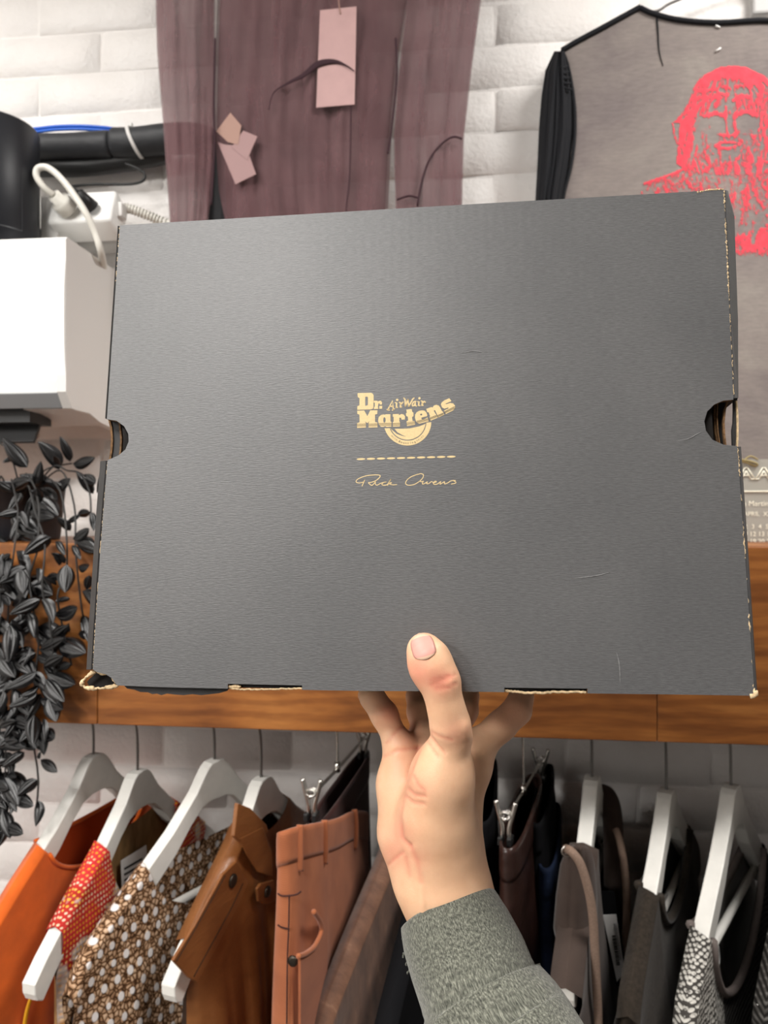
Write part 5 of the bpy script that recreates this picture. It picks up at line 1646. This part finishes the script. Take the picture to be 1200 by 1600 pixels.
# ---- fabrics
simple('bronze', (0.055, 0.045, 0.035), 0.35, 0.5, metal=0.8)
simple('orange_jersey', (0.66, 0.115, 0.008), 0.75, 0.25, var=0.12, vscale=30, sheen=0.2, bump=0.2, bscale=500)
def mk_fabrics():
    # red / yellow / white open mesh knit
    n = NT('red_yellow_mesh')
    uv = n.coord('UV')
    rows = n.coord('UV', scale=(180, 140, 1))
    dots = n.voronoi(rows, 1.0, 'F1', 0.15)
    zone0 = n.noise(n.coord('UV', scale=(1, 1.0, 1), loc=(0.3, 0.1, 0)), 14, 3, 0.55)
    zone = n.ramp(zone0, [(0.36, 0.0), (0.64, 1.0)])
    sep = n.add('ShaderNodeSeparateXYZ'); n.link(n.coord('UV'), sep.inputs[0])
    g = n.math('MULTIPLY_ADD', sep.outputs[1], 3.2); n.t.nodes[-1].inputs[2].default_value = 0.98
    tone = n.math('ADD', n.math('MULTIPLY', zone, 0.42), n.math('MULTIPLY', g, 0.75))
    base = n.ramp(tone, [(0.25, (0.50, 0.24, 0.085)), (0.34, (0.56, 0.43, 0.36)), (0.50, (0.62, 0.53, 0.47)), (0.56, (0.42, 0.03, 0.02)), (0.80, (0.62, 0.04, 0.04))])
    dcol = n.ramp(zone, [(0.30, (0.80, 0.44, 0.04)), (0.55, (0.82, 0.66, 0.50)), (0.75, (0.78, 0.33, 0.03))])
    m = n.ramp(dots, [(0.20, 1.0), (0.34, 0.0)])
    n.color(n.mix(m, base, dcol)); n.set(rough=0.85, spec=0.15)
    n.bump(dots, 0.6, 0.002)
    MATS['mesh_knit'] = n.m
    # brown lace knit with white ovals
    n = NT('brown_white_knit')
    net = n.voronoi(n.coord('UV', scale=(190, 150, 1)), 1.0, 'DISTANCE_TO_EDGE', 0.9)
    tan = n.ramp(net, [(0.04, (0.055, 0.024, 0.010)), (0.12, (0.34, 0.19, 0.10)), (0.3, (0.60, 0.42, 0.28))])
    ov = n.voronoi(n.coord('UV', scale=(62, 44, 1), rot=(0, 0, 0.18)), 1.0, 'F1', 0.18)
    m = n.ramp(ov, [(0.23, 1.0), (0.28, 0.0)])
    n.color(n.mix(m, tan, (0.72, 0.68, 0.66))); n.set(rough=0.9, spec=0.1)
    n.bump(n.mix(m, net, 1.0), 0.7, 0.002)
    MATS['lace_knit'] = n.m
    # houndstooth-like grey knit
    n = NT('grey_pattern_knit')
    v = n.coord('UV', scale=(210, 160, 1))
    vo = n.voronoi(v, 1.0, 'F1', 0.35)
    col = n.ramp(vo, [(0.22, (0.62, 0.60, 0.55)), (0.40, (0.58, 0.56, 0.51)), (0.47, (0.06, 0.055, 0.05))])
    dk = n.noise(n.coord('UV', scale=(420, 300, 1)), 1.0, 2, 0.5)
    n.color(n.mix(n.ramp(dk, [(0.56, 0.0), (0.62, 0.8)]), col, (0.07, 0.065, 0.06))); n.set(rough=0.95, spec=0.1)
    n.bump(vo, 0.6, 0.002)
    MATS['pattern_knit'] = n.m
    n = NT('charcoal_rib_knit')
    w = n.add('ShaderNodeTexWave', wave_type='BANDS', bands_direction='Y'); w.inputs['Scale'].default_value = 42; w.inputs['Distortion'].default_value = 1.2
    n.link(n.coord('UV'), w.inputs['Vector'])
    vo = n.voronoi(n.coord('UV', scale=(170, 130, 1)), 1.0, 'F1', 0.2)
    n.color(n.mix(n.ramp(vo, [(0.18, 0.55), (0.3, 0.0)]), n.ramp(w.outputs[0], [(0.2, (0.016, 0.015, 0.014)), (0.8, (0.060, 0.056, 0.052))]), (0.16, 0.155, 0.145)))
    n.set(rough=0.95, spec=0.1); n.bump(w.outputs[0], 0.6, 0.002)
    MATS['rib_knit'] = n.m
    # leather
    n = NT('tan_leather')
    v = n.coord('UV')
    f = n.noise(v, 16, 5, 0.6, 0.5)
    n.color(n.ramp(f, [(0.3, (0.155, 0.052, 0.014)), (0.7, (0.27, 0.105, 0.032))]))
    n.set(rough=0.36, spec=0.5); n.bump(n.mix(0.5, n.voronoi(v, 260), n.noise(v, 40, 4, 0.6)), 0.25, 0.002)
    MATS['leather'] = n.m
    n = NT('terracotta_twill')
    w = n.add('ShaderNodeTexWave', wave_type='BANDS', bands_direction='DIAGONAL'); w.inputs['Scale'].default_value = 230
    n.link(n.coord('UV'), w.inputs['Vector'])
    f = n.noise(n.coord('UV', scale=(1, .4, 1)), 26, 4, 0.6)
    c = n.ramp(f, [(0.3, (0.30, 0.092, 0.038)), (0.7, (0.45, 0.150, 0.062))])
    n.color(n.mix(0.25, c, n.ramp(w.outputs[0], [(0.2, (0.7, 0.7, 0.7)), (0.8, (1.15, 1.15, 1.15))]), 'MULTIPLY')); n.set(rough=0.85, spec=0.15, sheen=0.2)
    n.bump(w.outputs[0], 0.25, 0.0005)
    MATS['twill'] = n.m
    n = NT('brown_suede')
    f = n.noise(n.coord('UV', scale=(1, .25, 1)), 70, 5, 0.7)
    n.color(n.ramp(f, [(0.3, (0.075, 0.032, 0.018)), (0.6, (0.16, 0.075, 0.042)), (0.8, (0.30, 0.165, 0.10))])); n.set(rough=0.6, spec=0.3, sheen=0.3)
    n.bump(f, 0.4, 0.002)
    MATS['suede'] = n.m
mk_fabrics()
simple('gold_lining', (0.30, 0.18, 0.075), 0.7, 0.25, var=0.35, vscale=18, coord='UV', stretch=(3, 1, 1))
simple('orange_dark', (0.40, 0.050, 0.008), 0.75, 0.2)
simple('dark_lining', (0.030, 0.016, 0.010), 0.8, 0.2)
simple('dark_trouser', (0.045, 0.013, 0.010), 0.8, 0.2, var=0.3, vscale=20, sheen=0.1)
simple('black_cloth', (0.006, 0.006, 0.007), 0.9, 0.1)
simple('denim_blue', (0.010, 0.017, 0.040), 0.85, 0.15, var=0.5, vscale=40)
simple('maroon_gloss', (0.030, 0.013, 0.010), 0.3, 0.5, var=0.4, vscale=30, bump=0.5, bscale=40, bdist=0.004)
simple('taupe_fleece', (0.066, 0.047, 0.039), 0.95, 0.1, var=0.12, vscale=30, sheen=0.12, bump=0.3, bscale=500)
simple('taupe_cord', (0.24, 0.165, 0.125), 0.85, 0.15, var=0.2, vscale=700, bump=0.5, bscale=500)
simple('brown_wool', (0.032, 0.025, 0.019), 0.95, 0.1, var=0.3, vscale=220, sheen=0.08, bump=0.5, bscale=420)
simple('mauve_rib', (0.15, 0.125, 0.115), 0.9, 0.1, var=0.15, vscale=60)
simple('silver_lining', (0.26, 0.25, 0.235), 0.4, 0.4, var=0.15, vscale=12)
simple('yellow_cord', (0.75, 0.36, 0.015), 0.6, 0.3)

def build_clothes():
    # 1 orange top
    h = HG((146, 1178), (-52, 1512))
    build_hanger(h, 'white wooden hanger at the left end, holding the orange top')
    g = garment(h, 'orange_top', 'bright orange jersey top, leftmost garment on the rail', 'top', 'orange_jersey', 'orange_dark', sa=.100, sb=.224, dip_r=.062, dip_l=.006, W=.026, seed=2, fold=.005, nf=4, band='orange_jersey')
    P = [h.on(x, y, 0.030) for x, y in ((78, 1512), (62, 1530), (50, 1555), (40, 1590), (36, 1640))]
    tube_obj('yellow_piping', P, 0.0032, 'yellow_cord', g, 8, 24, flat=0.5)
    patch(h, g, 'neck_label', 'paper_white', [(94, 1368), (124, 1352), (128, 1362), (98, 1378)], -0.004, 0.001)
    # 2 red-yellow mesh
    h = HG((215, 1203), (44, 1538))
    build_hanger(h, 'white wooden hanger with bare tip showing, holding the red and yellow mesh top')
    g = garment(h, 'mesh_top', 'sleeveless red, yellow and white mesh knit top on the second hanger', 'top', 'mesh_knit', 'gold_lining', sa=.080, sb=.170, dip_r=.11, dip_l=.012, W=.024, seed=5, fold=.0065, nf=6, taper=0.14, band=None)
    o = patch(h, g, 'care_label', 'paper_white', [(188, 1345), (228, 1320), (230, 1352), (212, 1400), (190, 1395)], -0.006, 0.001)
    for k in range(4):
        patch(h, g, 'care_print', 'ink_black', [(194, 1356 + 9 * k), (222, 1340 + 9 * k), (222, 1343.5 + 9 * k), (194, 1359.5 + 9 * k)], -0.0047, 0.0004)
    # 3 brown and white lace knit
    h = HG((335, 1186), (122, 1512))
    build_hanger(h, 'white wooden hanger holding the brown and white dotted knit')
    garment(h, 'dotted_knit', 'brown lace knit top with rows of white oval dots', 'top', 'lace_knit', 'lace_knit', sa=.118, sb=.226, dip_r=.085, dip_l=.010, W=.026, seed=8, fold=.0085, nf=6)
    # 4 leather shirt
    h = HG((408, 1214), (262, 1540))
    build_hanger(h, 'white wooden hanger with bare tip, holding the tan leather shirt')
    g = garment(h, 'leather_shirt', 'tan brown leather shirt with epaulette and dark snaps', 'shirt', 'leather', 'dark_lining', sa=.055, sb=.178, dip_r=.03, dip_l=.02, W=.034, seed=11, fold=.008, nf=5, hx=.015, taper=0.05)
    patch(h, g, 'epaulette', 'leather', [(344, 1366), (366, 1345), (384, 1378), (366, 1418), (338, 1472), (304, 1534), (290, 1526), (266, 1500), (300, 1446)], 0.0185, 0.004)
    for pts_ in ([(380, 1380), (362, 1418), (334, 1470), (303, 1526)], [(352, 1368), (306, 1450), (276, 1502)]):
        mb = MB(); tube(mb, catmull([h.on(x, y, 0.0232) for x, y in pts_], 20), 0.0006, 5); mb.build('stitching', 'dark_lining', g)
    snap(h, g, 363, 1376, 0.0225, .0085)
    patch(h, g, 'collar', 'leather', [(366, 1254), (386, 1262), (411, 1288), (414, 1298), (382, 1326), (360, 1306)], 0.020, 0.006)
    patch(h, g, 'collar_stand', 'leather', [(372, 1310), (408, 1292), (422, 1330), (424, 1370), (400, 1362), (384, 1336)], 0.024, 0.003)
    patch(h, g, 'pocket_flap', 'leather', [(398, 1388), (404, 1380), (424, 1374), (428, 1406), (412, 1414), (400, 1408)], 0.030, 0.004)
    snap(h, g, 417, 1393, 0.034, .0075)

def clip_hanger(neck, front, back, label):
    """metal hanger with a bar and two spring clips; front/back = picture points of the bar ends with their wall distance"""
    t = thing('clip_hanger', label, 'hanger', 'metal clip hangers on the rail')
    N = at(neck[0], neck[1], RY)
    A, B = at(*front), at(*back)
    tube_obj('bar', [A, N + Vector((0, 0, -0.004)), B], 0.0022, 'chrome', t, 8, 16)
    dz = RZ - N.z; d = (A - B); d.z = 0; d.normalize()
    q = [(0, -0.004), (0, dz * 0.35), (0.003, dz * 0.62), (0.012, dz * 0.85), (0.0165, dz), (0.0125, dz + 0.0125), (0, dz + 0.0175), (-0.0125, dz + 0.0125), (-0.0170, dz - 0.002)]
    tube_obj('hook', [N + d * a + Vector((0, 0, b)) for a, b in q], 0.0019, 'chrome', t, 8, 40)
    tube_obj('collar', [N + Vector((0, 0, -0.008)), N + Vector((0, 0, 0.006))], 0.0042, 'chrome', t, 10)
    sx = Vector((-d.y, d.x, 0)); sx = sx if sx.x > 0 else -sx
    for P in (A, B):
        P = P.lerp(N, 0.06)
        cl = bpy.data.objects.new('clip', None); COL.objects.link(cl); cl.parent = t
        for s in (-1, 1):
            tube_obj('clip_jaw', [P + sx * (s * 0.012) + Vector((0, 0, 0.020)), P + sx * (s * 0.008) + Vector((0, 0, 0.004)), P + sx * (s * 0.004) + Vector((0, 0, -0.012)), P + sx * (s * 0.0045) + Vector((0, 0, -0.026))], 0.0030, 'chrome', cl, 8, 14)
            mb = MB(); rbox(mb, P + sx * (s * 0.0055) + Vector((0, 0, -0.026)), (0.006, 0.016, 0.010), 0.0012, (sx, d, Vector((0, 0, 1)))); mb.build('clip_pad', 'black_rubber', cl, smooth=False)
        coil = [P + sx * (0.006 * math.sin(k * 1.3)) + d * (-0.006 + 0.0009 * k) + Vector((0, 0, 0.004 + 0.004 * math.cos(k * 1.3))) for k in range(14)]
        tube_obj('clip_spring', coil, 0.0009, 'chrome', cl, 5, 60)
    return t, N, d, sx

def trousers(name, label, cat, A, B, top_a, top_b, W, length, mat, band=None, seed=1, skew=0.0, fold=.006, inner='dark_lining', cx=0.0, ex=.55):
    """open-waisted garment: A front end, B wall end (world xy), tops at heights top_a / top_b"""
    t = thing(name, label, cat)
    r = random.Random(seed)
    A = Vector(A); B = Vector(B)
    d = (A - B); d.z = 0; L = d.length; d.normalize()
    sx = Vector((-d.y, d.x, 0)); sx = sx if sx.x > 0 else -sx
    C = (A + B) / 2; C.z = 0
    seg, K = 72, 44
    ph = [r.uniform(0, 6.28) for _ in range(5)]
    def pt(a, z_, tt, grow=0.0):
        ca, sa_ = math.cos(a), math.sin(a)
        s = L / 2 * math.copysign(abs(ca) ** ex, ca)
        w = (W + grow) * (0.75 + 0.5 * sstep(0, .4, tt)) * math.copysign(abs(sa_) ** 0.8, sa_)
        f = fold * sstep(.03, .4, tt) * (math.sin(3 * a + ph[0] + 2 * tt) * .6 + .5 * math.sin(7 * a + ph[1] + 1.5 * tt) + .3 * math.sin(12 * a + ph[2]))
        q = C + d * (s * (1 + grow / L * 2)) + sx * (w + f + cx * tt)
        return Vector((q.x, q.y, z_))
    def ztop(a):
        k = (math.cos(a) + 1) / 2
        return top_b + (top_a - top_b) * k + skew * math.sin(a)
    v, uv = [], []
    for j in range(K):
        tt = (j / (K - 1)) ** 1.3
        for k in range(seg):
            a = 2 * math.pi * k / seg
            z0 = ztop(a)
            z_ = z0 + ((C.z + (top_a + top_b) / 2 - length) - z0) * tt
            v.append(pt(a, z_, tt)); uv.append((math.cos(a) * L / 2, z_))
    o = mesh_obj('legs', v, grid_faces(seg, K, close_u=True), mat, t, uvs=uv)
    m = o.modifiers.new('thickness', 'SOLIDIFY'); m.thickness = 0.0022; m.offset = 0
    v, uv = [], []
    for j in range(7):
        for k in range(seg):
            a = 2 * math.pi * k / seg
            z_ = ztop(a) + 0.0015 - 0.040 * j / 6
            v.append(pt(a, z_, 0.0, 0.0018 - (0.0008 if j in (0, 6) else 0))); uv.append((math.cos(a) * L / 2, z_))
    o = mesh_obj('waistband', v, grid_faces(seg, 7, close_u=True), band or mat, t, uvs=uv)
    m = o.modifiers.new('thickness', 'SOLIDIFY'); m.thickness = 0.0030; m.offset = 0
    return t, (lambda a, dz, gr=0.003, tt=0.0: pt(a, ztop(a) + dz, tt, gr)), d, sx

def build_clothes2():
    # dark brown trousers on the clip hanger
    t, N, d, sx = clip_hanger((527, 1197), (484, 1246, .90), (570, 1152, 1.17), 'metal clip hanger holding the dark brown trousers behind the terracotta pair')
    zt = N.z - 0.030
    A, B = at(486, 1250, .895), at(572, 1160, 1.19)
    trousers('dark_trousers', 'dark brown trousers clipped to a metal hanger', 'trousers', A, B, zt, zt, .014, .68, 'dark_trouser', seed=3, fold=.004)
    # terracotta trousers
    A, B = at(443, 1302, .840), at(566, 1302, 1.10)
    tr, rim, d, sx = trousers('terracotta_trousers', 'terracotta cotton trousers with pocket flaps and a snap', 'trousers', A, B, A.z + .002, B.z + 0.022, .030, .66, 'twill', seed=4, skew=.014, fold=.0105, ex=.8)
    # belt loops on the visible side
    for a in (0.55, 1.15, 1.75):
        P = [rim(a, 0.004, .0035), rim(a, -0.012, .0055), rim(a, -0.034, .0055), rim(a, -0.050, .0035, .02)]
        mb = MB(); tube(mb, catmull(P, 12), 0.0042, 8, flat=0.35); mb.build('belt_loop', 'twill', tr)
    # pocket edge: a piped curve and a snap
    h = HG((527, 1197), (440, 1510))
    c = 0.060
    A2 = at(454, 1302, .845)
    off = 0.024
    class Fp: pass
    def side(px, py, o_=off):
        dd = ray(px, py); o0 = (A + B) / 2 + sx * o_
        return ORG + dd * ((o0 - ORG).dot(sx) / dd.dot(sx))
    def front(px, py, o_=0.004):
        dd = ray(px, py); o0 = A + d * o_
        return ORG + dd * ((o0 - ORG).dot(d) / dd.dot(d))
    # pocket opening curve and flap on the side face
    P = catmull([side(x, y, .033) for x, y in ((490, 1424), (500, 1440), (502, 1456), (492, 1478), (478, 1490), (466, 1494))], 30)
    mb = MB(); tube(mb, P, 0.0030, 8); mb.build('pocket_edge', 'twill', tr)
    mb = MB(); prism(mb, [side(x, y, .0305) for x, y in ((490, 1426), (500, 1440), (502, 1456), (492, 1478), (478, 1490), (466, 1494), (466, 1600), (508, 1600), (508, 1440))], sx * 0.003)
    mb.build('pocket', 'twill', tr, smooth=False)
    # front seam, yoke line and snap on the near edge
    for pts_, rd in (([(452, 1398), (451, 1450), (449, 1500), (448, 1600)], .0009), ([(434, 1396), (442, 1400), (462, 1398), (470, 1393)], .0011), ([(434, 1445), (440, 1449), (452, 1452)], .0011)):
        P = catmull([front(x, y, .006) for x, y in pts_], 20)
        mb = MB(); tube(mb, P, rd, 6); mb.build('seam', 'dark_trouser', tr)
    p = front(458, 1501, .010)
    mb = MB(); tube(mb, [p, p + d * 0.002, p + d * 0.003], lambda s: 0.0062 if s < .9 else .004, 16); mb.build('snap', 'bronze', tr)
    # brown suede jacket behind the wrist
    h = HG((655, 1205), (500, 1600), half=.213)
    build_hanger(h, 'white wooden hanger hidden behind the wrist, holding the suede jacket')
    g = garment(h, 'suede_jacket', 'worn brown suede jacket hanging just left of the wrist', 'jacket', 'suede', 'dark_lining', sa=.05, sb=.222, dip_r=.03, dip_l=.02, W=.026, seed=15, fold=.006, hx=.016)
    # black dress next to the suede jacket
    h = HG((700, 1208), (598, 1625))
    build_hanger(h, 'white wooden hanger hidden behind the thumb, holding the black dress')
    garment(h, 'black_dress', 'plain black dress in shadow between the suede jacket and the sleeve', 'dress', 'black_cloth', 'black_cloth', sa=.05, sb=.215, dip_r=.03, dip_l=.02, W=.022, seed=17, fold=.004, hx=.014)
    # black garment to the right of the hand
    A, B = at(752, 1215, .93), at(762, 1180, 1.19)
    trousers('black_trousers', 'plain black trousers hanging right behind the raised hand', 'trousers', A, B, B.z, B.z, .020, .66, 'black_cloth', seed=6, fold=.003)
    # glossy dark brown trousers on a clip hanger
    t, N, d2, sx2 = clip_hanger((818, 1232), (788, 1282, .89), (846, 1188, 1.16), 'metal clip hanger with shiny jaws right of the raised hand')
    A, B = at(792, 1320, .875), at(836, 1240, 1.10)
    trousers('brown_glossy_trousers', 'dark glossy brown trousers clipped right of the raised hand', 'trousers', A, B, at(790, 1318, .89).z, at(790, 1318, .89).z + .01, .018, .62, 'maroon_gloss', seed=9, fold=.006)
    A, B = at(838, 1225, .97), at(858, 1200, 1.20)
    zt = at(855, 1202, 1.18).z
    trousers('black_skirt', 'black cloth skirt hanging beside the clip hanger in shadow', 'skirt', A, B, zt, zt, .012, .16, 'black_cloth', seed=10, fold=.002)
    A, B = at(852, 1340, .96), at(866, 1330, 1.18)
    trousers('blue_jeans', 'dark blue jeans below the black skirt in the shadow', 'jeans', A, B, at(858, 1336, 1.0).z, at(858, 1336, 1.0).z, .015, .5, 'denim_blue', seed=13, fold=.004)

def build_clothes3():
    # hoodie
    h = HG((925, 1213), (884, 1545))
    build_hanger(h, 'white wooden hanger holding the taupe hoodie')
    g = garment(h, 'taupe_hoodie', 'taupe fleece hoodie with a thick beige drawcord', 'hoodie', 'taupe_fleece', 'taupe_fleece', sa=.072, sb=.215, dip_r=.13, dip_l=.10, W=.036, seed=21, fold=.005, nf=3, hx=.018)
    # folded hood hanging over the hanger arm
    sheet('hood', [(897, 1322), (886, 1332), (878, 1350), (871, 1400), (867, 1450), (874, 1480)], [(913, 1322), (922, 1332), (927, 1350), (931, 1400), (931, 1455), (922, 1482)], 1322, 1481, .893, 'taupe_fleece', g, 24, 30, 0.002, 1.2, 33, 0.022, solid=0.004)
    P = catmull([h.p(-.03, .026, -.16), h.p(-.045, .022, -.07), h.p(-.06, .010, -.045), h.p(-.07, -.012, -.06)], 24)
    mb = MB(); tube(mb, P, lambda s: .014, 12); mb.build('hood_edge', 'taupe_fleece', g)
    sleeve_tube(h, g, 'taupe_fleece', .190, h.top(.19) - 0.045, .020, .5, .030, .040, 4, x0=-0.004)
    e = at(886, 1330, .872)
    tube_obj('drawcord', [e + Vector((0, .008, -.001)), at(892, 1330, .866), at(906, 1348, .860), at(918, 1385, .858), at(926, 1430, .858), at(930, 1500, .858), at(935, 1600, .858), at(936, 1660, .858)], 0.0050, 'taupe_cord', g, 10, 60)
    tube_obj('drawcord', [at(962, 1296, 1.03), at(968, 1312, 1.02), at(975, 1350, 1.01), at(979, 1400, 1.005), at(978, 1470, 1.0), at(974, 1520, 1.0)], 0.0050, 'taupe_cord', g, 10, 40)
    ring = [e + R_ * (.0062 * math.cos(k * .524)) + U_ * (.0058 * math.sin(k * .524)) for k in range(13)]
    tube_obj('eyelet', ring, 0.0013, 'chrome', g, 7)
    tg = thing('barcode_tag', 'white barcode sticker on a black swing tag inside the hoodie', 'tag')
    ax_r = (at(972, 1440, .975) - at(945, 1428, .985))
    mb = MB(); prism(mb, [at(x, y, .985) for x, y in ((932, 1393), (960, 1393), (976, 1500), (974, 1545), (962, 1540), (940, 1430))], (0, 0.001, 0)); mb.build('tag_card', 'black_cloth', tg, smooth=False)
    q = [(942, 1430), (963, 1429), (976, 1518), (964, 1534)]
    mb = MB(); prism(mb, [at(x, y, .983) for x, y in q], (0, 0.0006, 0)); mb.build('sticker', 'paper_white', tg, smooth=False)
    rr = random.Random(2)
    y = 1462
    while y < 1508:
        hgt = rr.uniform(0.8, 2.4); k = (y - 1430) / 100
        x0 = 951.5 + 15 * k; mb = MB()
        prism(mb, [at(a, b, .9822) for a, b in ((x0, y), (x0 + 5.5, y - .3), (x0 + 5.8, y - .3 + hgt), (x0 + .4, y + hgt))], (0, 0.0004, 0)); mb.build('bar_line', 'ink_black', tg, smooth=False)
        y += hgt + rr.uniform(.7, 1.8)
    for k in range(3):
        mb = MB(); prism(mb, [at(a, b, .9822) for a, b in ((959 + 1.6 * k, 1443), (959.7 + 1.6 * k, 1443), (968.7 + 1.3 * k, 1500), (968 + 1.3 * k, 1500))], (0, 0.0004, 0)); mb.build('print_line', 'shade_or_print_grey', tg, smooth=False)
    # brown wool jumper
    h = HG((1041, 1233), (984, 1558))
    build_hanger(h, 'white wooden hanger holding the dark brown jumper')
    g = garment(h, 'brown_jumper', 'dark brown wool jumper between the hoodie and the patterned knit', 'jumper', 'brown_wool', 'brown_wool', sa=.112, sb=.222, dip_r=.075, dip_l=.020, W=.034, seed=31, fold=.006, nf=3, band='brown_wool', bandr=.006)
    sleeve_tube(h, g, 'brown_wool', .195, h.top(.195) - .03, .020, .5, .030, .036, 7, x0=-.006)
    patch(h, g, 'neck_label', 'silver_lining', [(1030, 1410), (1043, 1396), (1040, 1420), (1034, 1434)], 0.0, 0.001)
    # patterned knit
    h = HG((1142, 1226), (1072, 1572))
    build_hanger(h, 'white wooden hanger at the right, holding the black and white patterned knit')
    g = garment(h, 'patterned_knit', 'grey knit top with black and white pattern and mauve neckband', 'top', 'pattern_knit', 'silver_lining', sa=.150, sb=.224, dip_r=.13, dip_l=.02, W=.030, seed=41, fold=.005, nf=4, band='mauve_rib', bandr=.0055)
    o = [c for c in g.children if c.name.startswith('front_panel')][0]
    # the front panel turns to plain rib knit away from the shoulder
    o.data.materials.append(MATS['rib_knit'])
    ns = 61
    for p in o.data.polygons:
        if p.vertices[0] % ns < 43: p.material_index = 1
    tube_obj('label_thread', [h.on(1124, 1468, 0), h.on(1130, 1500, 0), h.on(1140, 1545, 0), h.on(1146, 1575, 0)], 0.0008, 'black_rubber', g, 5, 14)
    tube_obj('label_loop', [h.on(1121, 1478, 0), h.on(1123, 1500, 0), h.on(1120, 1522, 0)], 0.0016, 'paper_white', g, 6, 14)
    patch(h, g, 'black_tag', 'black_cloth', [(1136, 1560), (1146, 1556), (1158, 1592), (1146, 1600), (1134, 1600)], 0.004, 0.001)
    # charcoal rib knit at the frame edge
    h = HG((1262, 1232), (1196, 1575))
    build_hanger(h, 'white wooden hanger beyond the right edge, holding the charcoal rib knit')
    garment(h, 'charcoal_knit', 'charcoal ribbed knit at the right edge of the rail', 'jumper', 'rib_knit', 'rib_knit', sa=.06, sb=.224, dip_r=.05, dip_l=.02, W=.030, seed=51, fold=.006, nf=4, band='rib_knit')
build_clothes()
build_clothes2()
build_clothes3()
